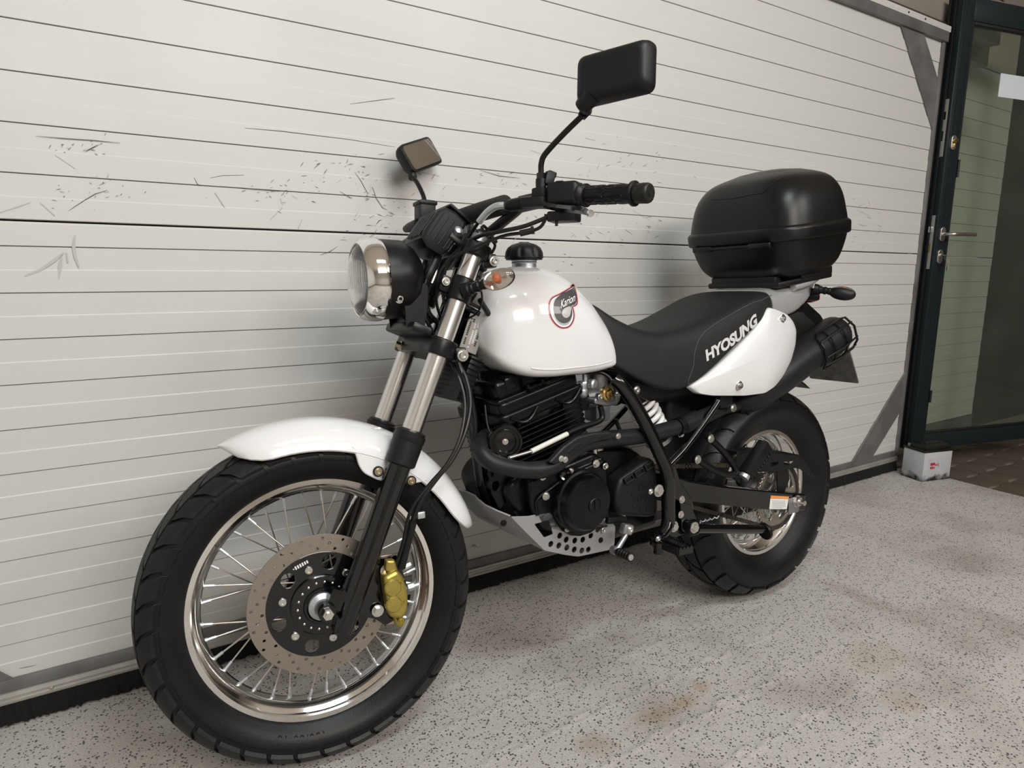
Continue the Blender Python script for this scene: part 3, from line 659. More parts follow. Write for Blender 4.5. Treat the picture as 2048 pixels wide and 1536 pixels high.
# front hub, brake disc
def FW(g): return xform(g, MFW)
hub = obj('front_hub', lathe([(0.0, -0.036), (0.030, -0.036), (0.056, -0.034), (0.057, -0.028), (0.050, -0.025), (0.026, -0.020), (0.024, 0.020), (0.052, 0.027), (0.054, 0.034), (0.02, 0.038), (0, 0.038)], (0, 0, 0), YAX, 40), 'black_gloss', bike, M=MFW)
DY = -0.058
holes = []
for i in range(20):
    for k, rr in enumerate((0.1095, 0.1195, 0.1295)):
        a = 2 * math.pi * (i + k * 0.36) / 20; holes.append(circ(rr * math.cos(a), rr * math.sin(a), 0.0032, 8))
disc = obj('brake_disc', plate([circ(0, 0, 0.1375, 96), circ(0, 0, 0.1005, 72)] + holes, 0.0042, (0, DY, 0), (1, 0, 0), (0, 0, 1), bev=0.0004, res=0), 'disc_steel', bike, M=MFW, smooth=30)
a0 = R(75)
choles = [circ(0.083 * math.cos(a0 + i * math.pi / 3), 0.083 * math.sin(a0 + i * math.pi / 3), 0.0142, 20) for i in range(6)]
car = obj('disc_carrier', plate([circ(0, 0, 0.1035, 72), circ(0, 0, 0.030, 32)] + choles, 0.0055, (0, DY - 0.0008, 0), (1, 0, 0), (0, 0, 1), bev=0.0008, res=1), 'black_gloss', bike, M=MFW)
for i in range(6):
    a = a0 + (i + 0.5) * math.pi / 3; obj('rivet', lathe([(0.008, 0), (0.008, 0.003), (0.0065, 0.0045), (0.003, 0.0045), (0.0025, 0.003), (0, 0.003)], (0.074 * math.cos(a), DY - 0.0035, 0.074 * math.sin(a)), (0, -1, 0), 16), 'bolt', car, M=MFW)
ring = obj('hub_ring', lathe([(0.030, -0.0035), (0.0565, -0.0035), (0.0585, -0.0055), (0.0585, -0.009), (0.056, -0.011), (0.036, -0.012), (0.034, -0.016), (0.030, -0.017)], (0, DY + 0.001, 0), YAX, 48, closed=True), 'black_gloss', car, M=MFW)
for i in range(18):
    a = 2 * math.pi * i / 18; obj('hub_stud', lathe([(0.0028, 0), (0.0024, 0.002), (0, 0.003)], (0.046 * math.cos(a), DY - 0.0105, 0.046 * math.sin(a)), (0, -1, 0), 8), 'bolt', car, M=MFW)
obj('axle_spacer', lathe([(0.010, 0.02), (0.0270, 0.004), (0.0280, -0.004), (0.0268, -0.008), (0.018, -0.014), (0.0135, -0.030), (0.0, -0.030)], (0, DY - 0.012, 0), YAX, 32), 'zinc', bike, M=MFW)
obj('axle_nut', [cyl((0, -0.118, 0), (0, -0.126, 0), 0.0105, n=6), cyl((0, -0.112, 0), (0, -0.130, 0), 0.006, n=12)], 'bolt', bike, M=MFW)
# small worn white stamp on the carrier: a dot and a row of short strokes
aa = R(110); sr, st_ = V(math.cos(aa), 0, math.sin(aa)), V(math.sin(aa), 0, -math.cos(aa))
so = sr * 0.0905 + V(0, DY - 0.0040, 0)
obj('disc_stamp', [cyl(so + st_ * -0.0175, so + st_ * -0.0175 + V(0, -0.0004, 0), 0.0013, n=8)] + [box(so + st_ * (-0.0130 + 0.0047 * k), (0.0030, 0.0006, 0.0070 if k < 4 else 0.0062), Matrix((st_, V(0, 1, 0), sr)).transposed(), bev=0.0002, seg=1) for k in range(6)], 'label_white', car, M=MFW, smooth=0, kind='stuff')

# ------------------------------------------------------------------ fork (fork frame: unsteered, moved with MS)
FD = V(math.sin(RAKE), 0, math.cos(RAKE)); FP = V(math.cos(RAKE), 0, -math.sin(RAKE))   # up the fork / rearward
F0 = V(-1.176, 0, 0.630)                                     # a point on the fork centre line
def FK(s, y, e=0.0): return V(F0.x, y, F0.z) + FD * s + FP * e
FY = 0.0965
for sd in (-1, 1):
    y = sd * FY
    obj('stanchion', [tube([FK(-0.02, y), FK(0.425, y)], 0.0200, 28), tube([FK(0.425, y), FK(0.437, y)], [0.0195, 0.014], 20)], 'fork_tube', bike, M=MS, smooth=40)
    leg = obj('fork_leg', [tube([FK(-0.388, y), FK(-0.386, y), FK(-0.370, y), FK(-0.20, y), FK(-0.05, y), FK(-0.02, y), FK(0.005, y)], [0.015, 0.0205, 0.0225, 0.0232, 0.0245, 0.0275, 0.0285], 24),
                      loft([[FK(s, y + sd * 0.0 + yy, e) for e, yy in ((-0.046, -0.007), (-0.046, 0.007), (-0.01, 0.014), (-0.01, -0.014))] for s in (-0.345, -0.340, -0.312, -0.307)]),
                      cyl(V(FA.x, y - 0.020, FA.z), V(FA.x, y + 0.020, FA.z), 0.0165, n=24), tube([FK(-0.372, y, -0.02), FK(-0.24, y, -0.018)], [0.010, 0.006], 10)], 'black_gloss', bike, M=MS, smooth=35)
    obj('axle_pinch_bolt', cap_bolt(V(FA.x + 0.014, y - 0.019, FA.z - 0.012), (0, -1, 0), 0.0045, 0.004), 'black_satin', leg, M=MS)
    obj('dust_seal', [tube([FK(0.000, y), FK(0.004, y), FK(0.016, y), FK(0.018, y), FK(0.022, y), FK(0.026, y)], [0.030, 0.0325, 0.0325, 0.0300, 0.0300, 0.0225], 28), tube([FK(-0.048, y), FK(-0.044, y), FK(0.002, y)], [0.0265, 0.0310, 0.0315], 28)], 'black_plastic', bike, M=MS)
# triple clamps
def clamp(s0, s1, name, stem_e=0.036, wide=0.028, front=-0.030):
    ol = [(-FY - wide, -0.006), (-FY - 0.016, -wide), (-FY + 0.018, -wide + 0.002), (-0.055, front), (0.055, front), (FY - 0.018, -wide + 0.002), (FY + 0.016, -wide), (FY + wide, -0.006), (FY + wide - 0.002, 0.012), (FY + 0.014, wide + 0.004), (FY - 0.012, wide + 0.002), (0.035, stem_e + 0.03), (-0.035, stem_e + 0.03), (-FY + 0.012, wide + 0.002), (-FY - 0.014, wide + 0.004), (-FY - wide + 0.002, 0.012)]
    mid = (s0 + s1) / 2
    return plate([round_poly(ol, 0.014, 4)], s1 - s0, FK(mid, 0), V(0, 1, 0), FP * 1.0, bev=0.004)
lc = obj('lower_clamp', [clamp(0.182, 0.218, 'lower_clamp'), box(FK(0.2, -FY - 0.004, 0.040), (0.024, 0.030, 0.030), bev=0.004)], 'black_satin', bike, M=MS)
obj('clamp_bolt', cap_bolt(FK(0.200, -FY - 0.020, 0.042), (0, -1, 0), 0.0085, 0.008), 'bolt', lc, M=MS)
tc_ = obj('top_clamp', [clamp(0.398, 0.428, 'top_clamp', front=-0.022), box(FK(0.405, -FY - 0.004, 0.038), (0.020, 0.026, 0.028), bev=0.004)], 'black_satin', bike, M=MS)
obj('clamp_bolt', cap_bolt(FK(0.405, -FY - 0.018, 0.040), (0, -1, 0), 0.0075, 0.008), 'bolt', tc_, M=MS)
obj('stem_nut', cyl(FK(0.428, 0, 0.036), FK(0.445, 0, 0.036), 0.016, n=6), 'bolt', tc_, M=MS)
for sd in (-1, 1): obj('fork_cap', [cyl(FK(0.43, sd * FY), FK(0.445, sd * FY), 0.0165, n=20), cyl(FK(0.445, sd * FY), FK(0.452, sd * FY), 0.008, n=6)], 'alu_cast', tc_, M=MS)
obj('steering_stem', cyl(FK(0.19, 0, 0.036), FK(0.42, 0, 0.036), 0.019, n=20), 'black_satin', bike, M=MS)
for sd in (-1, 1):
    cl = obj('indicator_clamp', tube([FK(0.300, sd * FY), FK(0.303, sd * FY), FK(0.347, sd * FY), FK(0.350, sd * FY)], [0.023, 0.0255, 0.0255, 0.023], 24), 'black_satin', bike, M=MS)
    obj('clamp_lug', [box(FK(0.325, sd * (FY - 0.012), -0.030), (0.030, 0.020, 0.034), Matrix.Rotation(RAKE, 3, 'Y'), bev=0.004)], 'black_satin', cl, M=MS)
    obj('clamp_screw', cap_bolt(FK(0.328, sd * (FY + 0.000) - 0.003, -0.038), (0, -1, 0), 0.0060, 0.006), 'bolt', cl, M=MS)

# headlight bracket: dropped black plates from the clamp to the lamp
obj('headlight_bracket', [plate([round_poly([(-0.065, 0.212), (-0.030, 0.212), (-0.040, 0.27), (-0.055, 0.315), (-0.090, 0.315), (-0.095, 0.27)], 0.008)], 0.004, FK(0, -0.055), FP, FD, bev=0.0008),
                          plate([round_poly([(-0.065, 0.212), (-0.030, 0.212), (-0.040, 0.27), (-0.055, 0.315), (-0.090, 0.315), (-0.095, 0.27)], 0.008)], 0.004, FK(0, 0.055), FP, FD, bev=0.0008),
                          plate([round_poly([(-0.055, 0.215), (0.055, 0.215), (0.055, 0.33), (-0.055, 0.33)], 0.008)], 0.004, FK(0, 0, -0.062), V(0, 1, 0), FD, bev=0.0008),
                          box(FK(0.222, 0.0, -0.046), (0.044, 0.178, 0.020), Matrix.Rotation(RAKE, 3, 'Y'), bev=0.005)], 'black_satin', bike, M=MS)
obj('bracket_bolt', cap_bolt(PS(817, 635, -0.030), -FP, 0.0058, 0.005, True), 'yellow_zinc', bike, M=MS)
obj('bracket_bolt', cap_bolt(FK(0.191, 0.060, -0.028), -FP, 0.007, 0.016, True), 'yellow_zinc', bike, M=MS)

# ------------------------------------------------------------------ front fender
FC_ = FA
def fender():
    secs = []
    n = 34; th = 0.0028
    for i in range(n):
        t = i / (n - 1); ang = R(116.5 - 103.5 * t)
        e0 = min(1.0, t / 0.13); e1 = min(1.0, (1 - t) / 0.16)
        taper = math.sqrt(max(0.0, 1 - (1 - e0) ** 2)) * math.sqrt(max(0.0, 1 - (1 - e1) ** 2)); taper = max(taper, 0.04)
        w = 0.083 * (0.30 + 0.70 * taper) if taper < 1 else 0.083
        w = 0.083 * max(0.05, taper)
        drop = (0.052 + 0.010 * math.sin(math.pi * t)) * max(0.0, taper) ** 1.3
        rt_ = 0.3615
        outer, inner = [], []
        m = 15
        for k in range(m):
            u = -1 + 2 * k / (m - 1)
            a = u * math.pi / 2 * 0.96
            y = w * math.sin(a) / math.sin(math.pi / 2 * 0.96)
            r = rt_ - drop * (1 - math.cos(a)) ** 1.15
            c, s = math.cos(ang), math.sin(ang)
            outer.append(V(FC_.x + r * c, y, FC_.z + r * s)); inner.append(V(FC_.x + (r - th) * c, y * (1 - th / max(w, 0.01) * 0.9), FC_.z + (r - th) * s))
        secs.append(outer + inner[::-1])
    return loft(secs)
# side tabs of the fender that bolt to the fork leg
def tab(sd):
    pts = [(-0.060, 0.262), (-0.010, 0.262), (0.010, 0.275), (0.0, 0.325), (-0.075, 0.318), (-0.082, 0.295)]
    o = []
    for a, r in [(77.5, 0.318), (74.5, 0.300), (72.5, 0.280), (69.5, 0.267), (62.5, 0.262), (55.5, 0.270), (48.0, 0.290), (43.0, 0.318)]:
        o.append((r * math.cos(R(a)), r * math.sin(R(a))))
    return plate([round_poly(o, 0.010, 3)], 0.010, V(FC_.x, sd * 0.077, FC_.z), V(1, 0, 0), V(0, 0, 1), bev=0.003)
fe = obj('front_fender', [fender(), tab(-1), tab(1)], 'white_paint', bike, M=MS, smooth=40)
for px, py in ((757, 943), (823, 962)):
    q = PS(px, py, -0.086); lug = obj('fender_lug', [cyl(q + V(0, 0.012, 0), q, 0.0105, n=18)], 'black_satin', fe, M=MS); obj('fender_bolt', cap_bolt(q, (0, -1, 0), 0.0055, 0.005), 'yellow_zinc', lug, M=MS)

# ------------------------------------------------------------------ brake caliper (gold) behind the left fork leg
def cq(px, py, y=-0.085): return PS(px, py, y)
cal = empty('brake_caliper'); cal.parent = bike
def ppoly(pxs, y, thick, bev, rad=0.004, frame=PS):
    pts = [frame(px, py, y) for px, py in pxs]; return plate([round_poly([(p.x, p.z) for p in pts], rad)], thick, V(0, y, 0), V(1, 0, 0), V(0, 0, 1), bev=bev)
obj('caliper_bracket', [ppoly([(748, 1178), (760, 1115), (795, 1110), (812, 1165), (806, 1230), (770, 1250), (742, 1232)], -0.072, 0.006, 0.001), ppoly([(690, 1195), (745, 1120), (760, 1130), (762, 1180), (772, 1215), (760, 1240), (720, 1230)], -0.080, 0.010, 0.002)], 'black_gloss', cal, M=MS)
obj('caliper_backing', ppoly([(760, 1112), (785, 1108), (815, 1190), (800, 1245), (768, 1250), (750, 1200)], -0.0655, 0.004, 0.0008), 'zinc_pink', cal, M=MS)
obj('caliper_body', [ppoly([(762, 1150), (790, 1135), (803, 1150), (812, 1180), (812, 1215), (800, 1235), (775, 1230), (768, 1195)], -0.100, 0.034, 0.008, 0.008), ppoly([(783, 1225), (797, 1222), (808, 1245), (800, 1254), (790, 1250)], -0.098, 0.020, 0.006), ppoly([(770, 1118), (788, 1118), (794, 1140), (780, 1148), (768, 1140)], -0.098, 0.018, 0.005)], 'gold', cal, M=MS, smooth=40)
for (px, py, r) in ((784, 1174, 0.0175), (786, 1207, 0.0165)):
    q = PS(px, py, -0.112); obj('piston_cap', lathe([(r, 0.006), (r, -0.006), (r * 0.85, -0.009), (0, -0.010)], q, YAX, 28), 'gold', cal, M=MS)
for (px, py) in ((799, 1165), (805, 1203), (802, 1242)):
    obj('caliper_pin', cap_bolt(PS(px, py, -0.116), (0, -1, 0), 0.0045, 0.004), 'gold_dark', cal, M=MS)
for (px, py) in ((772, 1141), (755, 1221)):
    obj('caliper_bolt', cap_bolt(PS(px, py, -0.090), (0, -1, 0), 0.0085, 0.009, True), 'bolt', cal, M=MS)
q = PS(816, 1175, -0.09); obj('bleed_nipple', [cyl(q, q + V(0.022, -0.004, 0.004), 0.005, n=8), cyl(q + V(0.0, 0, 0), q + V(0.012, -0.002, 0.002), 0.008, n=6)], 'zinc', cal, M=MS)
q = PS(806, 1135, -0.09); obj('banjo_bolt', [cyl(q, q + V(0.016, 0, 0.004), 0.006, n=6)], 'bolt', cal, M=MS)

# hoses on the fork
obj('brake_hose', tube(smooth_path([PS(802, 1138, -0.095), PS(812, 1095, -0.100), PS(826, 1040, -0.112), PS(842, 1000, -0.120), PS(872, 958, -0.125), PS(906, 915, -0.125), PS(930, 862, -0.120), PS(940, 808, -0.105), PS(932, 760, -0.085), PS(914, 722, -0.06), PS(898, 690, -0.04)]), 0.0056, 10), 'hose', bike, M=MS)
obj('hose_sleeve', tube(smooth_path([PS(803, 1135, -0.095), PS(812, 1095, -0.100), PS(826, 1042, -0.112)]), 0.0085, 12), 'black_plastic', bike, M=MS)
obj('speedometer_cable', tube(smooth_path([PS(792, 1130, -0.1), PS(806, 1085, -0.112), PS(822, 1020, -0.12), PS(858, 970, -0.125), PS(896, 925, -0.13), PS(921, 872, -0.128), PS(930, 812, -0.115), PS(921, 765, -0.095), PS(902, 725, -0.07)]), 0.0036, 8), 'hose', bike, M=MS)
obj('hose_clip', [box(PS(842, 1030, -0.112), (0.016, 0.008, 0.014), bev=0.002)], 'zinc', bike, M=MS)

# ------------------------------------------------------------------ headlight
HC = (PS(752, 478, 0) + PS(764, 640, 0)) / 2                  # centre of the rim plane
HDIR = (V(-1, 0, -0.02)).normalized()
HR = 0.5 * (PS(752, 478, 0) - PS(764, 640, 0)).length * 1.0
hl = empty('headlight'); hl.parent = bike
k = HR
obj('headlight_bowl', lathe([(0.0, 0.092), (0.022, 0.090), (0.048, 0.082), (0.066, 0.068), (0.080, 0.045), (k * 0.985, 0.020), (k, 0.004), (k, -0.012), (k * 0.97, -0.012), (k * 0.97, 0.004)], HC, -HDIR, 56), 'black_satin', hl, M=MS, smooth=50)
obj('headlight_rim', lathe([(k * 1.005, 0.000), (k * 1.03, -0.004), (k * 1.035, -0.010), (k * 1.025, -0.022), (k * 0.985, -0.036), (k * 0.895, -0.045), (k * 0.875, -0.043), (k * 0.88, -0.036), (k * 0.94, -0.02), (k * 0.99, 0.0)], HC, -HDIR, 64, closed=True), 'chrome', hl, M=MS, smooth=60)
obj('headlight_lens', lathe([(k * 0.885, -0.038), (k * 0.80, -0.046), (k * 0.55, -0.055), (k * 0.25, -0.060), (0.0, -0.061)], HC, -HDIR, 48), 'lens_clear', hl, M=MS, smooth=60)
obj('lamp_reflector', lathe([(k * 0.87, -0.040), (k * 0.80, -0.012), (k * 0.62, 0.016), (k * 0.35, 0.036), (0.012, 0.044), (0.0, 0.044)], HC, -HDIR, 48), 'reflector', hl, M=MS, smooth=60)
obj('bulb', [cyl(HC + HDIR * -0.040, HC + HDIR * 0.010, 0.008, n=14)], 'reflector', hl, M=MS)
for i in range(17):                                            # prism flutes of the lens
    yy = (i - 8) * 0.0085; hgt = math.sqrt(max(0, (k * 0.78) ** 2 - yy * yy))
    obj('lens_flute', tube([HC + HDIR * (0.042 + 0.012 * (1 - (yy / k) ** 2 - 0.3)) + V(0, yy, z) for z in (-hgt * 0.25, hgt * 0.55)], 0.0016, 6), 'lens_clear', hl, M=MS)
obj('headlight_screw', cap_bolt(PS(799, 597, -0.066), (0.15, -1, -0.3), 0.007, 0.005), 'bolt', hl, M=MS)
obj('rim_screw', cap_bolt(PS(753, 623, -0.052), (-0.4, -0.8, -0.6), 0.0055, 0.005), 'bolt', hl, M=MS)

# ------------------------------------------------------------------ handlebar and controls (fork frame)
def mir(p): return V(p.x, -p.y, p.z)
bl = [V(-0.968, 0, 1.040), V(-0.968, -0.045, 1.040), V(-0.964, -0.075, 1.050), PS(1030, 424, -0.135), PS(1052, 404, -0.170), PS(1085, 396, -0.205), PS(1165, 391, -0.27), PS(1288, 386, -0.398)]
bp = smooth_path([mir(p) for p in bl[:0:-1]] + bl, 5)
obj('handlebar', tube(bp, 0.0110, 16), 'black_satin', bike, M=MS)
obj('bar_clamp', [box(V(-0.968, y, 1.036), (0.034, 0.026, 0.044), Matrix.Rotation(RAKE, 3, 'Y'), bev=0.006) for y in (-0.038,)] , 'black_satin', bike, M=MS)
obj('bar_clamp', box(V(-0.968, 0.038, 1.036), (0.034, 0.026, 0.044), Matrix.Rotation(RAKE, 3, 'Y'), bev=0.006), 'black_satin', bike, M=MS)
obj('crossbar_pad', tube([PS(1012, 408, -0.135), PS(1010, 409, -0.130), PS(960, 424, -0.02), PS(905, 441, 0.115), PS(903, 441, 0.12)], [0.014, 0.0195, 0.0205, 0.0195, 0.014], 20), 'seat_vinyl_grain', bike, M=MS)
def axis_pts(a, b, ts): return [a.lerp(b, t) for t in ts]
gA, gB = PS(1168, 391, -0.272), PS(1272, 387, -0.381)
grip = obj('grip', tube(axis_pts(gA, gB, [0, 0.02, 0.05, 0.07, 0.5, 0.93, 0.95, 0.985, 1.0]), [0.0185, 0.0225, 0.0225, 0.0175, 0.0172, 0.0178, 0.0230, 0.0230, 0.019], 24), 'rubber', bike, M=MS)
gd_ = (gB - gA).normalized(); _, gu, gw = frame_of(gd_)
gm = None
for k, t in enumerate((0.18, 0.37, 0.56, 0.75)):
    for j in range(8):
        a = 2 * math.pi * (j + 0.5 * (k % 2)) / 8; dr = gu * math.cos(a) + gw * math.sin(a); c = gA.lerp(gB, t) + dr * 0.0174; side = gd_.cross(dr)
        ring = [c + gd_ * (0.0100 * math.cos(b)) + side * (0.0042 * math.sin(b)) + dr * (-0.0005 * abs(math.sin(b))) for b in [i * math.pi / 6 for i in range(13)]]
        obj('grip_rib', tube(ring, 0.0010, 5, caps=False), 'rubber', grip, M=MS)
obj('bar_end', [tube(axis_pts(gB, gB + gd_ * 0.030, [0, 0.05, 0.8, 0.95, 1.0]), [0.0155, 0.0180, 0.0185, 0.0170, 0.0150], 24), cyl(gB + gd_ * 0.0295, gB + gd_ * 0.031, 0.0060, n=12)], 'bar_worn', bike, M=MS)
gA2, gB2 = mir(gA), mir(gB)
obj('grip', tube(axis_pts(gA2, gB2, [0, 0.02, 0.05, 0.07, 0.5, 0.93, 0.95, 0.985, 1.0]), [0.0185, 0.0225, 0.0225, 0.0175, 0.0172, 0.0178, 0.0230, 0.0230, 0.019], 20), 'rubber', bike, M=MS)
# switch housing, lever perch, clutch lever (left)
bd = (bl[6] - bl[5]).normalized()
def bar_M(p, d):
    d = Vector(d).normalized(); up = V(0, 0, 1); x = d; y = up.cross(d).normalized(); z = x.cross(y); return Matrix((x, y, z)).transposed()
BM = bar_M(None, bd)
sw = obj('switch_housing', [box(PS(1130, 389, -0.245), (0.066, 0.046, 0.046), BM, bev=0.010, seg=3), tube(axis_pts(PS(1150, 390, -0.262), PS(1167, 391, -0.274), [0, 0.4, 0.6, 1]), [0.021, 0.0235, 0.0235, 0.020], 20)], 'black_plastic', bike, M=MS)
obj('switch_knob', [box(PS(1120, 366, -0.250), (0.018, 0.012, 0.008), BM, bev=0.003)], 'black_satin', sw, M=MS)
obj('switch_base', [box(PS(1128, 434, -0.250), (0.058, 0.040, 0.020), BM, bev=0.004), cyl(PS(1113, 440, -0.25), PS(1113, 452, -0.25), 0.003, n=8)], 'black_plastic', sw, M=MS)
pe = obj('lever_perch', [tube(axis_pts(PS(1040, 409, -0.165), PS(1098, 396, -0.215), [0, 0.03, 0.97, 1]), [0.015, 0.0165, 0.0165, 0.015], 16), box(PS(1080, 402, -0.205) + V(-0.012, 0, -0.004), (0.052, 0.034, 0.022), BM, bev=0.006), box(PS(1095, 392, -0.215) + V(-0.016, 0, 0.004), (0.028, 0.030, 0.020), BM, bev=0.005)], 'black_plastic', bike, M=MS)
obj('perch_boot', tube(axis_pts(PS(1012, 412, -0.160), PS(1072, 404, -0.205), [0, 0.1, 0.5, 1]), [0.008, 0.012, 0.0135, 0.0135], 14), 'rubber', pe, M=MS)
lv = smooth_path([PS(1092, 404, -0.215) + V(-0.02, 0, 0), PS(1112, 414, -0.245) + V(-0.01, 0, 0), PS(1145, 419, -0.300), PS(1168, 422, -0.345), PS(1181, 427, -0.372)], 5)
obj('clutch_lever', loft([[p + V(0, 0, 0.0065 if i < len(lv) - 3 else 0.005), p + V(-0.0055, 0, 0), p + V(0, 0, -0.0065 if i < len(lv) - 3 else -0.005), p + V(0.0055, 0, 0)] for i, p in enumerate(lv)]), 'black_gloss', bike, M=MS, smooth=80)
obj('lever_tip', lathe([(0.0, -0.006), (0.0062, -0.004), (0.0068, 0), (0.0055, 0.004), (0, 0.0045)], lv[-1], (lv[-1] - lv[-2]), 12), 'bolt', bike, M=MS)
# clutch cable with adjuster
obj('clutch_cable', tube(smooth_path([PS(1092, 428, -0.235), PS(1090, 440, -0.232), PS(1078, 456, -0.222), PS(1050, 465, -0.205), PS(1010, 471, -0.180), PS(965, 488, -0.150), PS(918, 508, -0.120), PS(898, 524, -0.095), PS(888, 552, -0.085), PS(886, 590, -0.08), PS(897, 640, -0.07), PS(905, 665, -0.05)]), 0.0034, 8), 'hose', bike, M=MS)
obj('cable_adjuster', [cyl(PS(1066, 461, -0.215), PS(1040, 467, -0.200), 0.0062, n=10), cyl(PS(1068, 460, -0.216), PS(1063, 461, -0.213), 0.0085, n=6)], 'bar_worn', bike, M=MS)
obj('throttle_tube', tube(smooth_path([PS(958, 444, -0.11), PS(975, 424, -0.13), PS(992, 413, -0.148), PS(1008, 411, -0.158)]), 0.0072, 10), 'zinc', bike, M=MS)
for k, pts in enumerate([[(956, 446, -0.11), (938, 472, -0.08), (915, 500, -0.06), (892, 525, -0.05), (872, 560, -0.045), (860, 590, -0.03)], [(1100, 432, -0.235), (1050, 452, -0.21), (1000, 463, -0.18), (965, 470, -0.14), (930, 490, -0.09), (890, 540, -0.06), (868, 600, -0.04)], [(940, 460, -0.08), (925, 490, -0.07), (900, 520, -0.06), (880, 545, -0.055), (872, 590, -0.05), (880, 630, -0.045), (905, 665, -0.04)], [(866, 520, -0.03), (850, 560, -0.03), (842, 590, -0.02), (846, 620, 0.0), (865, 645, 0.0)], [(830, 560, -0.02), (848, 600, -0.03), (860, 630, -0.03), (880, 648, -0.03)], [(852, 520, 0.02), (845, 545, 0.02), (838, 580, 0.01)],
                       [(832, 590, -0.03), (845, 625, -0.04), (858, 650, -0.04), (875, 690, -0.03)], [(962, 580, -0.11), (964, 600, -0.10), (955, 625, -0.08), (930, 640, -0.05)], [(980, 478, -0.09), (990, 490, -0.085), (984, 505, -0.08), (975, 512, -0.06)], [(975, 468, -0.09), (988, 478, -0.088), (992, 485, -0.085)]]):
    obj('cable', tube(smooth_path([PS(*p) for p in pts]), (0.0035, 0.0042, 0.0032, 0.0075, 0.006, 0.006, 0.0045, 0.0022, 0.003, 0.004)[k], 8), 'hose', bike, M=MS)
obj('wiring_loom', tube(smooth_path([PS(878, 505, -0.03), PS(868, 530, -0.04), PS(858, 550, -0.045), PS(848, 575, -0.04)]), [0.009] * 19, 10), 'hose', bike, M=MS)
obj('cable_tie', [lathe([(0.013, -0.003), (0.0145, -0.003), (0.0145, 0.003), (0.013, 0.003)], PS(972, 462, -0.105), PS(1000, 440, -0.13) - PS(972, 462, -0.105), 18, closed=True)], 'hose', bike, M=MS)
# instrument pod
IM = Matrix.Rotation(R(38), 3, 'Y'); IC = PS(872, 462, 0.0)
def ip(x, y, z): return IC + IM @ V(x, y, z)
def pod_sec(y, s):
    pr = [(-0.030, -0.052), (-0.034, -0.030), (-0.034, 0.018), (-0.024, 0.036), (-0.002, 0.042), (0.030, 0.040), (0.034, 0.034), (0.034, -0.040), (0.026, -0.054), (-0.010, -0.060)]
    return [ip(x * s, y, z * s) for x, z in pr]
pod = obj('instrument_pod', loft([pod_sec(-0.058, 0.82), pod_sec(-0.054, 0.96), pod_sec(-0.044, 1.0), pod_sec(0.044, 1.0), pod_sec(0.054, 0.96), pod_sec(0.058, 0.82)]), 'black_plastic', bike, M=MS, smooth=30)
for k in range(5): obj('rib', tube([ip(-0.0345, -0.040 + k * 0.016, 0.014), ip(-0.0345, -0.040 + k * 0.016, -0.046)], [0.0022, 0.0022], 8), 'black_plastic', pod, M=MS)
for k in range(4): obj('rib', tube([ip(-0.022 + k * 0.014, -0.0575, 0.022), ip(-0.022 + k * 0.014, -0.0575, -0.040)], [0.0020, 0.0020], 8), 'black_plastic', pod, M=MS)
obj('pod_hood', box(ip(0.010, 0, 0.046), (0.060, 0.112, 0.008), IM, bev=0.0035), 'black_satin', pod, M=MS)
obj('display', box(ip(0.035, 0, -0.004), (0.002, 0.090, 0.060), IM), 'print_grey', pod, M=MS)
obj('warning_lamp_stalk', [box(ip(0.040, -0.056, -0.006), (0.050, 0.010, 0.014), IM, bev=0.003)], 'black_satin', pod, M=MS)
q = PS(916, 462, -0.062); obj('pod_knob', [lathe([(0.0085, 0.010), (0.0095, 0), (0.009, -0.005), (0.005, -0.008), (0, -0.0085)], q, V(-0.1, 1, -0.6), 18)], 'zinc', pod, M=MS)
obj('pod_bracket', [box(FK(0.445, 0.0, -0.045), (0.070, 0.060, 0.010), Matrix.Rotation(RAKE, 3, 'Y'), bev=0.003), cyl(FK(0.43, 0.03, -0.03), ip(0.0, 0.03, -0.05), 0.006), cyl(FK(0.43, -0.03, -0.03), ip(0.0, -0.03, -0.05), 0.006)], 'black_satin', bike, M=MS)
# right hand side: brake reservoir, lever, mirror
obj('brake_reservoir', [box(PS(850, 424, 0.20), (0.040, 0.046, 0.052), Matrix.Rotation(0.05, 3, 'Y'), bev=0.004), box(PS(850, 408, 0.20), (0.046, 0.052, 0.010), Matrix.Rotation(0.05, 3, 'Y'), bev=0.003)], 'black_plastic', bike, M=MS)
obj('master_cylinder', [tube([PS(838, 448, 0.20), PS(820, 455, 0.24), PS(812, 458, 0.27)], [0.014, 0.012, 0.009], 12)], 'black_plastic', bike, M=MS)
bk = smooth_path([PS(826, 470, 0.21), PS(815, 480, 0.25), PS(802, 488, 0.30), PS(795, 492, 0.33)], 4)
obj('brake_lever', loft([[p + V(0, 0, 0.007), p + V(-0.006, 0, 0), p + V(0, 0, -0.007), p + V(0.006, 0, 0)] for p in bk]), 'black_satin', bike, M=MS, smooth=80)
obj('switch_housing', [box(mir(PS(1130, 389, -0.245)), (0.060, 0.044, 0.044), bar_M(None, V(bd.x, -bd.y, bd.z)), bev=0.010, seg=3)], 'black_plastic', bike, M=MS)

# ------------------------------------------------------------------ mirrors
def mirror_shell(c, ex, ez, n, w, h, depth, lip=0.006):
    """c centre of the glass, n = direction the shell bulges (away from the glass)"""
    secs = []
    for (d, s) in ((-lip, 0.985), (-lip * 0.9, 1.0), (0.0, 1.0), (depth * 0.35, 0.985), (depth * 0.7, 0.93), (depth * 0.92, 0.80), (depth, 0.60)):
        W, H = w / 2 * s if s > 0.9 else w / 2 - (1 - s) * h * 0.5, h / 2 * s
        rr = round_poly([(-W, -H), (W, -H), (W, H), (-W, H)], min(0.016, H * 0.6), 5)
        secs.append([c + ex * a + ez * b + n * d for a, b in rr])
    return loft(secs)
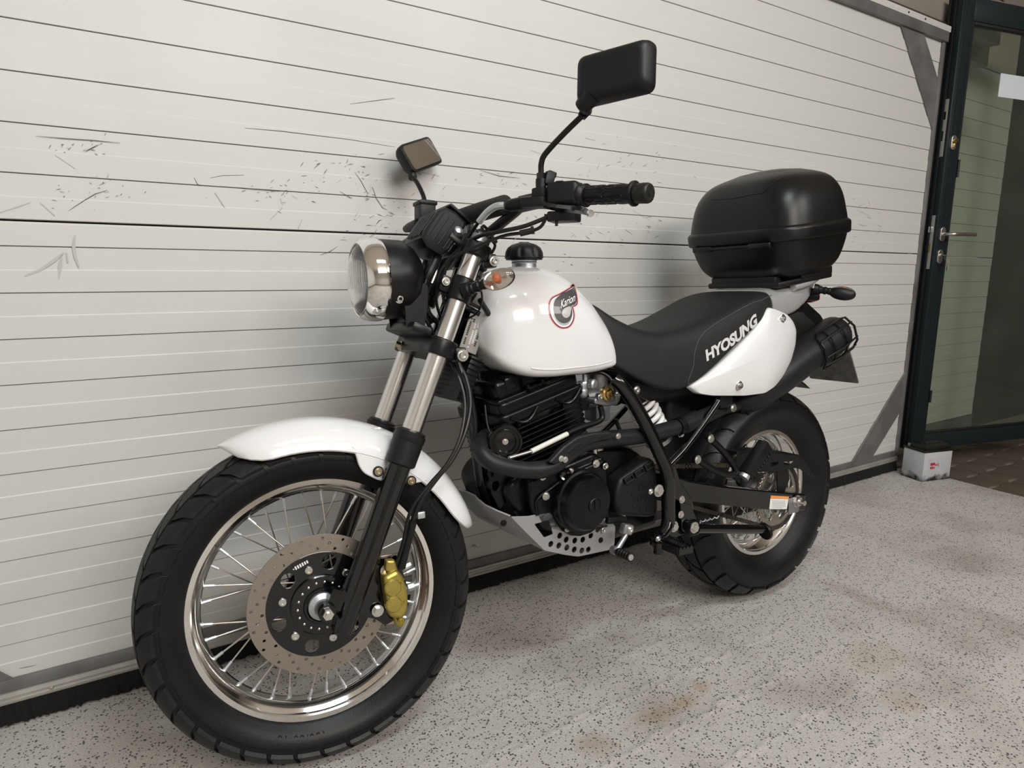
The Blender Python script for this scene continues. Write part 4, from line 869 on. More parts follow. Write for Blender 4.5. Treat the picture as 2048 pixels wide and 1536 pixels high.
# left: its black back faces the viewer
c = V(-0.838, -0.358, 1.2935); ex = V(0.070, -0.120, 0.0).normalized(); ez = (V(0.004, 0, 0.083) + ex * 0.001).normalized(); nn = ex.cross(ez).normalized()
if nn.x > 0: nn = -nn
ex2 = (ex + V(0, 0, 0.02)).normalized()
ml = empty('rear_view_mirror'); ml.parent = bike
obj('mirror_housing', mirror_shell(c, ex2, ez, nn, 0.146, 0.088, 0.030), 'black_plastic', ml, M=MS, smooth=50)
W_, H_ = 0.067, 0.038
obj('mirror_glass', plate([round_poly([(-W_, -H_), (W_, -H_), (W_, H_), (-W_, H_)], 0.012, 5)], 0.002, c - nn * 0.0055, ex2, ez), 'mirror_glass', ml, M=MS, smooth=0)
e0 = c - ex2 * 0.058 - ez * 0.044 + nn * 0.012
obj('mirror_neck', tube([e0 + ex2 * 0.016 + ez * 0.016, e0 + ez * 0.002, PS(1172, 222, -0.292), PS(1163, 234, -0.288)], [0.020, 0.016, 0.0115, 0.0085], 16), 'black_plastic', ml, M=MS)
obj('mirror_stem', tube(smooth_path([PS(1082, 378, -0.215), PS(1082, 345, -0.217), PS(1083, 325, -0.220), PS(1092, 306, -0.228), PS(1130, 265, -0.262), PS(1166, 230, -0.290)], 6), 0.0056, 12), 'black_satin', ml, M=MS)
obj('stem_base', [cyl(PS(1082, 388, -0.215), PS(1082, 358, -0.216), 0.0105, n=16), cyl(PS(1082, 360, -0.216), PS(1082, 346, -0.217), 0.0085, n=6), box(PS(1098, 358, -0.222), (0.020, 0.014, 0.026), Matrix.Rotation(0.3, 3, 'Y'), bev=0.003), box(PS(1103, 349, -0.222), (0.018, 0.013, 0.012), Matrix.Rotation(0.3, 3, 'Y'), bev=0.003)], 'black_plastic', ml, M=MS)
# right: turned so that its glass faces the viewer
TL, TR, BR, BL_ = PS(793, 292, 0.26), PS(852, 277, 0.34), PS(886, 323, 0.34), PS(828, 349, 0.26)
c = (TL + TR + BR + BL_) / 4; ex = ((TR + BR) - (TL + BL_)).normalized(); ez = ((TL + TR) - (BL_ + BR)); ez = (ez - ex * ez.dot(ex)).normalized(); nn = ex.cross(ez).normalized()
if nn.y < 0: nn = -nn
w_, h_ = ((TR + BR) / 2 - (TL + BL_) / 2).length, ((TL + TR) / 2 - (BL_ + BR) / 2).length
mr_ = empty('rear_view_mirror'); mr_.parent = bike
obj('mirror_housing', mirror_shell(c, ex, ez, nn, w_, h_, 0.026), 'black_plastic', mr_, M=MS, smooth=50)
W_, H_ = w_ / 2 - 0.006, h_ / 2 - 0.006
obj('mirror_glass', plate([round_poly([(-W_, -H_), (W_, -H_), (W_, H_), (-W_, H_)], 0.010, 5)], 0.002, c - nn * 0.0068, ex, ez), 'mirror_glass', mr_, M=MS, smooth=0)
obj('mirror_stem', tube(smooth_path([PS(851, 410, 0.20), PS(846, 390, 0.215), PS(834, 365, 0.24), PS(824, 352, 0.262), c + nn * 0.014 - ez * h_ * 0.4 - ex * 0.03], 5), 0.0056, 12), 'black_satin', mr_, M=MS)
obj('ball_joint', lathe([(0, -0.012), (0.009, -0.008), (0.0115, 0), (0.009, 0.008), (0, 0.012)], PS(825, 353, 0.262), (0.2, 0.2, 1), 16), 'black_plastic', mr_, M=MS)

# ------------------------------------------------------------------ front indicators
def indicator(M, root, tip, lens_dir, name, rx=0.0215, ry=0.034, rz=0.0205):
    """root/tip: ends of the stem; the lamp is an egg beyond tip along the stem, clear towards lens_dir"""
    e = empty(name); e.parent = bike
    d = (tip - root).normalized(); _, u, w = frame_of(d)
    obj('stem', [tube(axis_pts(root, tip, [0, 0.25, 0.3, 0.42, 0.47, 0.56, 0.61, 0.70, 0.75, 0.84, 0.89, 1.0]), [0.0165, 0.0150, 0.0120, 0.0120, 0.0100, 0.0100, 0.0115, 0.0115, 0.0095, 0.0095, 0.0110, 0.0105], 14)], 'rubber', e, M=M)
    c = tip + d * (ry * 0.86); ld = Vector(lens_dir); ld = (ld - d * ld.dot(d)).normalized(); up = d.cross(ld)
    def half(a0, a1, s, n=12, m=16):
        v, f = [], []
        for i in range(m + 1):
            t = math.pi * i / m
            for j in range(n + 1):
                a = a0 + (a1 - a0) * j / n
                v.append(c - d * (ry * s * math.cos(t)) + (ld * (rx * s * math.cos(a)) + up * (rz * s * math.sin(a))) * math.sin(t) ** 0.85)
        for i in range(m):
            for j in range(n): f.append((i * (n + 1) + j, i * (n + 1) + j + 1, (i + 1) * (n + 1) + j + 1, (i + 1) * (n + 1) + j))
        return v, f
    obj('lamp_housing', half(math.pi * 0.55, math.pi * 1.45, 1.0), 'black_plastic', e, M=M, smooth=60)
    obj('lamp_lens', half(-math.pi * 0.55, math.pi * 0.55, 0.985), 'lens_smoke', e, M=M, smooth=60)
    obj('lamp_reflector', half(math.pi * 0.56, math.pi * 1.44, 0.90), 'reflector', e, M=M, smooth=60)
    obj('bulb', lathe([(0, -0.010), (0.005, -0.008), (0.0085, 0), (0.0075, 0.006), (0, 0.010)], c + ld * 0.004, ld, 14), 'amber', e, M=M)
    return e
iroot = FK(0.322, -FY - 0.020); itip = PS(972, 567, -0.155)
indicator(MS, iroot, itip, V(-1, 0, 0.05), 'front_indicator')
indicator(MS, mir(iroot), mir(itip), V(-1, 0, 0.05), 'front_indicator')
obj('frame_plate', plate([round_poly([(-0.022, -0.040), (0.022, -0.040), (0.022, 0.040), (-0.022, 0.040)], 0.002)], 0.0015, P(946, 668, -0.045), V(0.86, 0.0, -0.35).normalized(), V(-0.35, 0, -0.86).normalized()), 'alu_strip', bike, smooth=0)
fo, fa, fb = P(946, 668, -0.0462), V(-0.35, 0, -0.86).normalized(), V(0.86, 0.0, -0.35).normalized()
def ticks(rows):
    out = []
    for off, n0, n1, m_ in rows:
        for k in range(n0, n1):
            if (k * 7 + int(off * 1e4)) % 9 == 0: continue
            c = fo + fa * (-0.034 + 0.0040 * k) + fb * off; out.append(([c + fa * a_ + fb * b_ for a_, b_ in ((-0.0014, -0.0022), (0.0014, -0.0022), (0.0014, 0.0022), (-0.0014, 0.0022))], [(0, 1, 2, 3)]))
    return out
obj('plate_print', ticks([(0.013, 1, 15, 0), (-0.0075, 1, 4, 0), (-0.0140, 1, 16, 0)]), 'print_black', bike, smooth=0, kind='stuff')
obj('plate_stamping', ticks([(0.0055, 1, 15, 0), (-0.0015, 3, 17, 0)]), 'label_white', bike, smooth=0, kind='stuff')

# ------------------------------------------------------------------ fuel tank
def sect(x, zt, zb, w, tmpl):
    L = [V(x, -w * fy, zb + (zt - zb) * fz) for fy, fz in tmpl]; Rr = [V(p.x, -p.y, p.z) for p in L[::-1][1:-1]]
    return L + Rr
def interp(st, sub=4):
    out = []
    for i in range(len(st) - 1):
        p0, p1, p2, p3 = st[max(i - 1, 0)], st[i], st[i + 1], st[min(i + 2, len(st) - 1)]
        for s in range(sub):
            t = s / sub; out.append(tuple(0.5 * (2 * b + (c - a) * t + (2 * a - 5 * b + 4 * c - d) * t * t + (3 * b - a - 3 * c + d) * t ** 3) for a, b, c, d in zip(p0, p1, p2, p3)))
    out.append(st[-1]); return out
def dense(tmpl, sub=3): return interp(tmpl, sub)
tank_t = dense([(0, 0), (0.55, 0.0), (0.82, 0.004), (0.93, 0.022), (0.985, 0.060), (1.0, 0.11), (1.0, 0.17), (0.995, 0.28), (0.965, 0.45), (0.895, 0.63), (0.76, 0.80), (0.52, 0.93), (0.26, 0.99), (0, 1)])
tank_st = [(-0.992, 0.875, 0.832, 0.030), (-0.989, 0.895, 0.812, 0.055), (-0.978, 0.925, 0.790, 0.083), (-0.952, 0.957, 0.764, 0.110), (-0.910, 0.979, 0.746, 0.129), (-0.855, 0.986, 0.740, 0.138), (-0.80, 0.981, 0.740, 0.138), (-0.755, 0.963, 0.740, 0.134), (-0.715, 0.934, 0.741, 0.127), (-0.685, 0.902, 0.743, 0.119), (-0.66, 0.868, 0.746, 0.112), (-0.645, 0.835, 0.750, 0.105), (-0.637, 0.80, 0.757, 0.096)]
tank_s = interp(tank_st, 4)
tank = obj('fuel_tank', loft([sect(*s, tank_t) for s in tank_s]), 'white_paint', bike, smooth=60)
lip = [V(x, -w * 0.996, zb + 0.020) for x, zt, zb, w in tank_s[16:-9]]
obj('tank_flange', tube(lip, 0.0019, 8), 'white_paint', tank, smooth=60)
obj('tank_flange', tube([V(p.x, -p.y, p.z) for p in lip], 0.0019, 8), 'white_paint', tank, smooth=60)
obj('filler_neck', lathe([(0.030, -0.01), (0.028, 0.014), (0.030, 0.016), (0.028, 0.018), (0.030, 0.021), (0.028, 0.024), (0.028, 0.030)], V(-0.836, 0, 0.978), V(0, 0, 1), 32), 'zinc', tank)
cp = []
for (r, h, am) in [(0.0, 0.055, 0), (0.016, 0.0545, 0), (0.028, 0.051, 0.02), (0.038, 0.044, 0.07), (0.043, 0.034, 0.10), (0.0440, 0.026, 0.10), (0.0445, 0.022, 0.02), (0.0445, 0.020, 0.0), (0.042, 0.0195, 0.0), (0.042, 0.0165, 0.0), (0.03, 0.0165, 0.0)]:
    cp.append([V(-0.836 + max(r, 1e-4) * (1 - am * max(0, math.cos(8 * a)) ** 2) * math.cos(a), max(r, 1e-4) * (1 - am * max(0, math.cos(8 * a)) ** 2) * math.sin(a), 0.984 + h) for a in [2 * math.pi * i / 80 for i in range(80)]])
cap = obj('fuel_cap', loft(cp), 'black_plastic', tank, smooth=50)
obj('cap_insert', lathe([(0.0, 0.0), (0.012, 0.0), (0.013, -0.003)], V(-0.836, 0, 1.0405), V(0, 0, 1), 24), 'cap_blue', cap)
# emblem on the tank, draped on its surface
tk_bvh = BVHTree.FromPolygons([tuple(v.co) for v in tank.data.vertices], [tuple(p.vertices) for p in tank.data.polygons])
def drape(bvh, x, z, off, y0=-0.4):
    h = bvh.ray_cast(V(x, y0, z), V(0, 1, 0)); return V(x, (h[0].y if h[0] else -0.11) - off, z)
ES = 140 / 1536
def em(x, y): return ((1060 + x * ES) * 0.001, -(540 + y * ES) * 0.001)
def on_surf(bvh, px, py, off):
    """point of a surface seen at a photo pixel, lifted by off along the surface normal"""
    d = tob(ray(px, py)).normalized(); h = bvh.ray_cast(CAM_B, d)
    if h[0] is None: return None
    n = h[1] if h[1].dot(d) < 0 else -h[1]
    return h[0] + n * off
def fill_loop(loop, n=3):
    """fan-free fill: 2D curve fill, subdivided so it can be draped"""
    v, f = plate(loop, 0.0, (0, 0, 0), (1, 0, 0), (0, 1, 0)); me = bpy.data.meshes.new('t'); me.from_pydata([tuple(q) for q in v], [], [list(q) for q in f])
    bm = bmesh.new(); bm.from_mesh(me); bmesh.ops.remove_doubles(bm, verts=list(bm.verts), dist=1e-6); bmesh.ops.triangulate(bm, faces=list(bm.faces))
    for _ in range(n):
        ed = [e for e in bm.edges if e.calc_length() > 0.006]
        if not ed: break
        bmesh.ops.subdivide_edges(bm, edges=ed, cuts=1); bmesh.ops.triangulate(bm, faces=list(bm.faces))
    bm.verts.index_update(); r = [q.co.copy() for q in bm.verts], [tuple(q.index for q in p.verts) for p in bm.faces]; bm.free(); bpy.data.meshes.remove(me); return r
def smooth2(pts, sub=4):
    n = len(pts); out = []
    for i in range(n):
        p0, p1, p2, p3 = pts[i - 1], pts[i], pts[(i + 1) % n], pts[(i + 2) % n]
        for s in range(sub):
            t = s / sub; out.append(tuple(0.5 * (2 * b + (c - a) * t + (2 * a - 5 * b + 4 * c - d) * t * t + (3 * b - a - 3 * c + d) * t ** 3) for a, b, c, d in zip(p0, p1, p2, p3)))
    return out
outer = [(930, 295), (890, 360), (780, 430), (620, 520), (480, 590), (405, 700), (395, 850), (430, 1030), (520, 1180), (640, 1275), (760, 1295), (880, 1250), (960, 1130), (985, 1000), (970, 880), (950, 820), (1000, 800), (1050, 740), (1045, 600), (1010, 420), (975, 330)]
def inset(pts, k, c=(735, 830)):
    out = []
    n = len(pts)
    for i in range(n):
        a, b, d = Vector(pts[i - 1]), Vector(pts[i]), Vector(pts[(i + 1) % n]); t = (d - a).normalized(); nn = Vector((-t.y, t.x)); 
        out.append(tuple(b + nn * (-k)))
    return out
gl_ = [(970, 370), (900, 420), (760, 490), (640, 560), (545, 660), (505, 800), (520, 950), (570, 1070), (660, 1150), (760, 1170), (860, 1120), (915, 1010), (920, 900), (905, 795), (980, 760), (1010, 690), (1000, 560), (985, 440)]
wl = [(890, 805), (800, 820), (720, 870), (690, 950), (720, 1020), (790, 1055), (860, 1010), (885, 920)]
def draped(name, loops, off, m, par):
    v, f = fill_loop([[em(*p) for p in lp] for lp in loops]); return obj(name, ([on_surf(tk_bvh, q.x * 1000, -q.y * 1000, off) or P(q.x * 1000, -q.y * 1000, -0.1) for q in v], f), m, par, smooth=60)
eb = draped('emblem', [smooth2(outer, 3)], 0.0005, 'emb_orange', tank)
for nm, k, m_, of in (('emblem_band', 16, 'emb_purple', 0.0007), ('emblem_band', 40, 'emb_white', 0.0009), ('emblem_band', 74, 'emb_silver', 0.0011)):
    lp = inset(outer, k)
    if k == 16: lp = [p for p in lp]
    draped(nm, [smooth2(lp, 3)], of, m_, tank)
draped('emblem_field', [smooth2(gl_, 3), smooth2(wl, 3)][:1], 0.0013, 'emb_grey', tank)
draped('emblem_eye', [smooth2(wl, 3)], 0.0015, 'emb_silver', tank)
def em_text(s, size, bold, off, m, o=(650, 840), ang=R(-27), sx=0.80, grow=0.0):
    v, f = text2d(s, size, bold, 0.98 if not grow else 0.98)
    me = [em(o[0] + (p.x * math.cos(ang) * sx + 0.15 * p.y * sx - p.y * math.sin(ang) * -0.0), o[1] + p.x * sx * math.sin(ang) - p.y) for p in v]
    return obj('emblem_lettering', ([on_surf(tk_bvh, q[0] * 1000, -q[1] * 1000, off) or P(q[0] * 1000, -q[1] * 1000, -0.1) for q in me], f), m, tank, smooth=0)
em_text('Karion', 268, 18, 0.0018, 'emb_black', (655, 852), R(-27), 0.50)
em_text('Karion', 268, 3, 0.0021, 'emb_white', (655, 852), R(-27), 0.50)

# ------------------------------------------------------------------ seat
seat_t = dense([(0, 0), (0.6, 0.0), (0.93, 0.0), (0.99, 0.03), (1.0, 0.10), (0.99, 0.30), (0.965, 0.55), (0.91, 0.78), (0.78, 0.93), (0.50, 0.99), (0, 1)])
seat_st = [(-0.712, 0.918, 0.83, 0.035), (-0.700, 0.913, 0.80, 0.066), (-0.670, 0.893, 0.765, 0.097), (-0.63, 0.868, 0.738, 0.112), (-0.57, 0.843, 0.706, 0.124), (-0.51, 0.832, 0.686, 0.132), (-0.455, 0.834, 0.681, 0.137), (-0.40, 0.842, 0.699, 0.141), (-0.34, 0.857, 0.733, 0.145), (-0.27, 0.880, 0.778, 0.147), (-0.20, 0.905, 0.818, 0.146), (-0.14, 0.919, 0.850, 0.140), (-0.08, 0.922, 0.872, 0.128), (-0.03, 0.914, 0.882, 0.108), (0.0, 0.902, 0.884, 0.085)]
seat = obj('seat', loft([sect(*s, seat_t) for s in interp(seat_st, 5)]), 'seat_vinyl', bike, smooth=60)
st_bvh = BVHTree.FromPolygons([tuple(v.co) for v in seat.data.vertices], [tuple(p.vertices) for p in seat.data.polygons])
def sd_pt(px, py, off, bvh=st_bvh, y=-0.145):
    q = on_surf(bvh, px, py, off)
    return q if q is not None else P(px, py, y)
sp = [(1386, 764), (1387, 730), (1390, 700), (1400, 675), (1420, 655), (1460, 630), (1500, 608), (1520, 602), (1536, 603)]
obj('seat_seam', tube([sd_pt(*p, 0.0004) for p in smooth2(sp, 4)[:-4]], 0.0013, 6), 'stitch', seat)
tv, tf = text2d('HYOSUNG', 1.0, 0.045, 0.96)
tw = max(p.x for p in tv); th_ = 0.72
A_, B_ = (1412, 722), (1514, 648)                            # baseline start / end in the photograph
out = []
for p in tv:
    u, w = p.x / tw, p.y / th_
    bx, by = A_[0] + (B_[0] - A_[0]) * u + 3 * math.sin(math.pi * u), A_[1] + (B_[1] - A_[1]) * u + 4 * math.sin(math.pi * u)
    hgt = 21 + 1.5 * u; px, py = bx - 0.12 * hgt * w, by - hgt * w
    out.append(sd_pt(px, py, 0.0012))
obj('seat_lettering', (out, tf), 'letter_silver', seat, smooth=0)

# ------------------------------------------------------------------ side panel, tail, top case
def pillow(pts, y0, bulge, side=-1, thick=0.004, rings=(1.0, 0.985, 0.95, 0.88, 0.75, 0.55, 0.3, 0.05), yfun=None):
    """domed shell from an outline of (x, z); domes towards side"""
    c = V(sum(p[0] for p in pts) / len(pts), sum(p[1] for p in pts) / len(pts)); secs = []
    for s in rings:
        secs.append([V(c.x + (x - c.x) * s, y0 + side * (bulge * (1 - s ** 3.0) + (0.004 if s < 0.99 else 0)) + (yfun(c.x + (x - c.x) * s, c.y + (z - c.y) * s) if yfun else 0), c.y + (z - c.y) * s) for x, z in pts])
    back = [[V(q.x, q.y - side * 0.012, q.z) for q in secs[0]]]
    return loft(back + secs)
spx = [(1384, 775), (1420, 750), (1452, 722), (1483, 692), (1512, 660), (1532, 632), (1543, 614), (1562, 619), (1585, 628), (1600, 642), (1608, 660), (1606, 690), (1596, 722), (1578, 752), (1558, 774), (1534, 788), (1495, 793), (1430, 793), (1402, 789)]
spo = [(P(px, py, -0.150).x, P(px, py, -0.150).z) for px, py in spx]
yf = lambda x, z: 0.10 * max(0.0, x + 0.12) ** 1.0
pan = obj('side_panel', pillow(round_poly(spo, 0.012, 3), -0.138, 0.016, yfun=yf), 'white_paint', bike, smooth=45)
obj('side_panel', xform(pillow(round_poly(spo, 0.012, 3), -0.138, 0.016, yfun=yf), Matrix.Scale(-1, 4, V(0, 1, 0))), 'white_paint', bike, smooth=45)
pn_bvh = BVHTree.FromPolygons([tuple(v.co) for v in pan.data.vertices], [tuple(p.vertices) for p in pan.data.polygons])
for px, py in ((1478, 771), (1564, 637)):
    q = sd_pt(px, py, 0.0, pn_bvh, -0.150); obj('panel_bolt', [cap_bolt(q, (0.2, -1, 0), 0.007, 0.009), lathe([(0.011, 0.0), (0.0125, -0.002), (0.011, -0.003)], q, (0, 1, 0), 20)], 'bolt', pan)
tail_t = dense([(0, 0), (0.7, 0.0), (0.95, 0.04), (1.0, 0.25), (0.96, 0.62), (0.80, 0.92), (0.5, 1.0), (0, 1)])
tl = obj('tail_cover', loft([sect(*s, tail_t) for s in interp([(-0.10, 0.925, 0.850, 0.136), (-0.04, 0.933, 0.848, 0.128), (0.03, 0.940, 0.858, 0.118), (0.09, 0.948, 0.880, 0.105), (0.14, 0.955, 0.908, 0.092), (0.17, 0.962, 0.930, 0.078)], 3)]), 'silver_paint', bike, smooth=50)
for sd in (-1, 1):
    obj('grab_rail', tube(smooth_path([V(0.02, sd * 0.112, 0.930), V(0.10, sd * 0.112, 0.946), V(0.17, sd * 0.098, 0.968), V(0.215, sd * 0.085, 0.985), V(0.225, sd * 0.075, 0.990)]), 0.0105, 12), 'silver_paint', tl)
# luggage rack plate and top case
TILT = R(-7.0)
TC = Matrix.Translation((0.062, 0, 0.962)) @ Matrix.Rotation(TILT, 4, 'Y')
rk = obj('rack_plate', [box((0, 0, -0.010), (0.255, 0.250, 0.016), bev=0.004), box((-0.112, 0, 0.004), (0.030, 0.225, 0.022), bev=0.005), box((0.05, -0.122, 0.006), (0.15, 0.012, 0.024), bev=0.004), box((0.05, 0.122, 0.006), (0.15, 0.012, 0.024), bev=0.004)], 'black_plastic', bike, M=TC)
for sd in (-1, 1): obj('rack_leg', box((0.0, sd * 0.07, -0.030), (0.16, 0.02, 0.040), bev=0.003), 'black_satin', rk, M=TC)
case = empty('top_case'); case.parent = bike
def ring_sec(h, sx, sy, n=56, e=0.50, xoff=0.0, crown=0.0):
    out = []
    for i in range(n):
        a = 2 * math.pi * i / n; c, s = math.cos(a), math.sin(a)
        out.append(V(xoff + sx * math.copysign(abs(c) ** e, c), sy * math.copysign(abs(s) ** e, s), h + crown * (1 - (c * c) * 0.0)))
    return out
base_l = [(0.006, 0.112, 0.125, 0.46, 0.0), (0.014, 0.128, 0.148, 0.47, 0.0), (0.040, 0.146, 0.172, 0.48, -0.002), (0.080, 0.157, 0.188, 0.48, -0.003), (0.112, 0.163, 0.196, 0.48, -0.003)]
lid_l = [(0.146, 0.164, 0.198, 0.48, -0.003), (0.185, 0.160, 0.193, 0.49, -0.001), (0.225, 0.154, 0.184, 0.50, 0.003), (0.258, 0.142, 0.168, 0.53, 0.008), (0.282, 0.122, 0.142, 0.57, 0.014), (0.298, 0.084, 0.100, 0.66, 0.020), (0.306, 0.050, 0.060, 0.75, 0.022), (0.308, 0.012, 0.015, 0.9, 0.022)]
obj('case_base', loft([ring_sec(h, a, b, e=e, xoff=x) for h, a, b, e, x in interp(base_l, 3)]), 'case_plastic', case, M=TC, smooth=60)
obj('case_band', loft([ring_sec(h, 0.164 + d, 0.198 + d, e=0.48, xoff=-0.003) for h, d in ((0.108, -0.004), (0.110, 0.003), (0.114, 0.0065), (0.138, 0.0075), (0.144, 0.0065), (0.150, 0.001), (0.151, -0.006))]), 'case_plastic', case, M=TC, smooth=40)
lid_ = obj('case_lid', loft([ring_sec(h, a, b, e=e, xoff=x) for h, a, b, e, x in interp(lid_l, 3)]), 'case_plastic', case, M=TC, smooth=60)
ld_bvh = BVHTree.FromPolygons([tuple(v.co) for v in lid_.data.vertices], [tuple(p.vertices) for p in lid_.data.polygons])
obj('case_hinge', [cyl((-0.172, -0.13, 0.104), (-0.172, 0.13, 0.104), 0.0050, n=10), box((-0.170, 0.10, 0.104), (0.014, 0.07, 0.016), bev=0.004), box((-0.170, -0.10, 0.104), (0.014, 0.07, 0.016), bev=0.004)], 'case_plastic', case, M=TC)
def on_case(px, py, off=0.0006):
    d = tob(ray(px, py)).normalized(); h = ld_bvh.ray_cast(CAM_B, d); return (h[0] + h[1] * off) if h[0] else None
for pts in ([(1428, 398), (1440, 399), (1470, 396), (1500, 390), (1524, 386)], [(1524, 386), (1535, 378), (1548, 364), (1565, 354)]):
    pp = [on_case(*p) for p in smooth2(pts, 4)[:-4]]; pp = [p for p in pp if p is not None]
    if len(pp) > 2: obj('lid_crease', tube(pp, 0.0011, 6), 'case_plastic', lid_)
obj('lid_top_panel', loft([ring_sec(h, a, b, e=0.6, xoff=0.022) for h, a, b in ((0.270, 0.102, 0.120), (0.289, 0.100, 0.118), (0.2945, 0.094, 0.110), (0.304, 0.066, 0.078), (0.3095, 0.03, 0.036))]), 'case_plastic', lid_, M=TC, smooth=50)
obj('case_reflector', [loft([[V(x, y, h) for x, y in ((xo, -0.075), (xo + 0.016, -0.060), (xo + 0.020, 0.0), (xo + 0.016, 0.060), (xo, 0.075), (xo - 0.012, 0.07), (xo - 0.012, -0.07))] for h, xo in ((0.244, 0.158), (0.256, 0.152), (0.274, 0.138), (0.288, 0.122))])], 'red_lens', case, M=TC, smooth=40)
obj('case_latch', box((0.168, 0, 0.120), (0.022, 0.07, 0.06), bev=0.006), 'case_plastic', case, M=TC)

# ------------------------------------------------------------------ rear end
def path(pts, sub=6): return smooth_path([P(*p) for p in pts], sub)
mf = obj('muffler', tube(path([(1470, 812, -0.060), (1500, 792, -0.075), (1540, 762, -0.085), (1600, 716, -0.090), (1640, 689, -0.092), (1668, 669, -0.094), (1673, 666, -0.094)], 4), [0.024, 0.030, 0.036, 0.042, 0.046, 0.049, 0.052, 0.054, 0.056, 0.057, 0.058, 0.058, 0.058, 0.058, 0.058, 0.058, 0.058, 0.058, 0.058, 0.058, 0.057, 0.055, 0.052, 0.048, 0.042][:25], 28), 'pipe_black', bike)
m0, m1 = P(1590, 723, -0.090), P(1670, 668, -0.094); md = (m1 - m0).normalized(); mu = V(0, 0, 1) - md * md.z; mu.normalize(); mo = V(0, -1, 0) - md * V(0, -1, 0).dot(md); mo.normalize()
def mpt(t, a, r=0.066): return m0.lerp(m1, t * 0.94) + (mo * math.cos(a) + mu * math.sin(a)) * r
gd0 = obj('heat_guard', tube([mpt(0.30, -0.75), mpt(0.30, -0.3), mpt(0.30, 0.3), mpt(0.32, 0.9), mpt(0.38, 1.05), mpt(1.0, 1.05), mpt(1.10, 0.95), mpt(1.12, 0.4), mpt(1.12, -0.3), mpt(1.10, -0.8), mpt(1.0, -0.95), mpt(0.40, -0.95), mpt(0.30, -0.75)], 0.0036, 8), 'black_satin', bike)
for a in (0.62, -0.12, -0.58): obj('guard_wire', tube([mpt(0.30, a), mpt(0.7, a, 0.073), mpt(1.12, a)], 0.0030, 8), 'black_satin', gd0)
for t in (0.55, 0.86): obj('guard_wire', tube([mpt(t, a) for a in (-0.95, -0.5, 0, 0.5, 1.05)], 0.0030, 8), 'black_satin', gd0)
obj('rear_mudguard', [loft([[V(x, -w, z), V(x - 0.01, -w * 0.9, z - 0.03), V(x - 0.01, w * 0.9, z - 0.03), V(x, w, z)] for x, z, w in ((0.06, 0.895, 0.07), (0.16, 0.885, 0.065), (0.24, 0.845, 0.06), (0.30, 0.790, 0.06), (0.345, 0.735, 0.06))])], 'black_plastic', bike, smooth=50)
obj('inner_mudguard', [loft([[V(0.335 * math.cos(a) * 1.06, -0.085, 0.319 + 0.345 * math.sin(a)), V(0.335 * math.cos(a) * 1.09, -0.06, 0.319 + 0.362 * math.sin(a)), V(0.335 * math.cos(a) * 1.09, 0.06, 0.319 + 0.362 * math.sin(a)), V(0.335 * math.cos(a) * 1.06, 0.085, 0.319 + 0.345 * math.sin(a))] for a in [R(158 - 8 * i) for i in range(13)]])], 'black_plastic', bike, smooth=60)
LP = [(P(1695, 683, -0.088), P(1719, 769, -0.088)), (None, None)]
npl = obj('number_plate_holder', [plate([round_poly([(-0.088, -0.078), (0.088, -0.078), (0.088, 0.070), (-0.088, 0.070)], 0.006)], 0.004, (P(1695, 683, -0.088) + P(1719, 769, -0.088)) / 2 + V(0, 0.088, 0), V(0, 1, 0), (P(1695, 683, -0.088) - P(1719, 769, -0.088)).normalized(), bev=0.001)], 'plate_alu', bike)
q = P(1685, 706, -0.075); obj('plate_bolt', [cap_bolt(q, V(-1, -0.3, -0.3), 0.007, 0.010, True), cyl(q, q + V(0.02, 0.004, 0.004), 0.012, n=14)], 'bolt', npl)
indicator(Matrix.Identity(4), P(1628, 578, -0.105), P(1662, 583, -0.145), V(0.9, 0.0, 0.35), 'rear_indicator', 0.022, 0.036, 0.020)
rr0, rr1 = P(1628, 578, -0.105), P(1664, 584, -0.145)
indicator(Matrix.Identity(4), mir(rr0), mir(rr1), V(0.9, 0.0, 0.35), 'rear_indicator', 0.019, 0.031, 0.0175)
obj('tail_light', [box((0.215, 0, 0.905), (0.05, 0.12, 0.04), Matrix.Rotation(R(-10), 3, 'Y'), bev=0.010)], 'red_lens', bike)
obj('tail_bracket', [box(P(1622, 584, -0.085), (0.030, 0.040, 0.022), bev=0.004), box((0.15, 0, 0.905), (0.12, 0.15, 0.03), bev=0.005)], 'black_plastic', bike)

# swingarm, axle, chain run, sprocket
sy = -0.160
def pl2(pxs, y): return [(P(px, py, y).x, P(px, py, y).z) for px, py in pxs]
swo = pl2([(1352, 952), (1380, 962), (1440, 972), (1526, 981), (1612, 989), (1610, 1022), (1520, 1019), (1440, 1010), (1386, 1004), (1350, 1006)], sy)
swing = obj('swingarm', [plate([round_poly(swo, 0.004)], 0.034, V(0, sy + 0.017, 0), V(1, 0, 0), V(0, 0, 1), bev=0.004), plate([round_poly(swo, 0.004)], 0.034, V(0, -sy - 0.017, 0), V(1, 0, 0), V(0, 0, 1), bev=0.004), box((swo[1][0] + 0.02, 0, 0.42), (0.05, 0.28, 0.05), bev=0.008)], 'black_gloss', bike)
lc0 = P(1560, 1006, sy - 0.001)
lab = obj('warning_label', plate([round_poly(pl2([(1541, 991), (1577, 993), (1573, 1018), (1538, 1018)], sy), 0.001)], 0.0008, V(0, sy - 0.0008, 0), V(1, 0, 0), V(0, 0, 1)), 'label_white', swing, smooth=0)
obj('label_band', plate([pl2([(1541, 991), (1577, 993), (1576, 998), (1540, 997)], sy)], 0.0008, V(0, sy - 0.0014, 0), V(1, 0, 0), V(0, 0, 1)), 'label_orange', lab, smooth=0)
tw = []
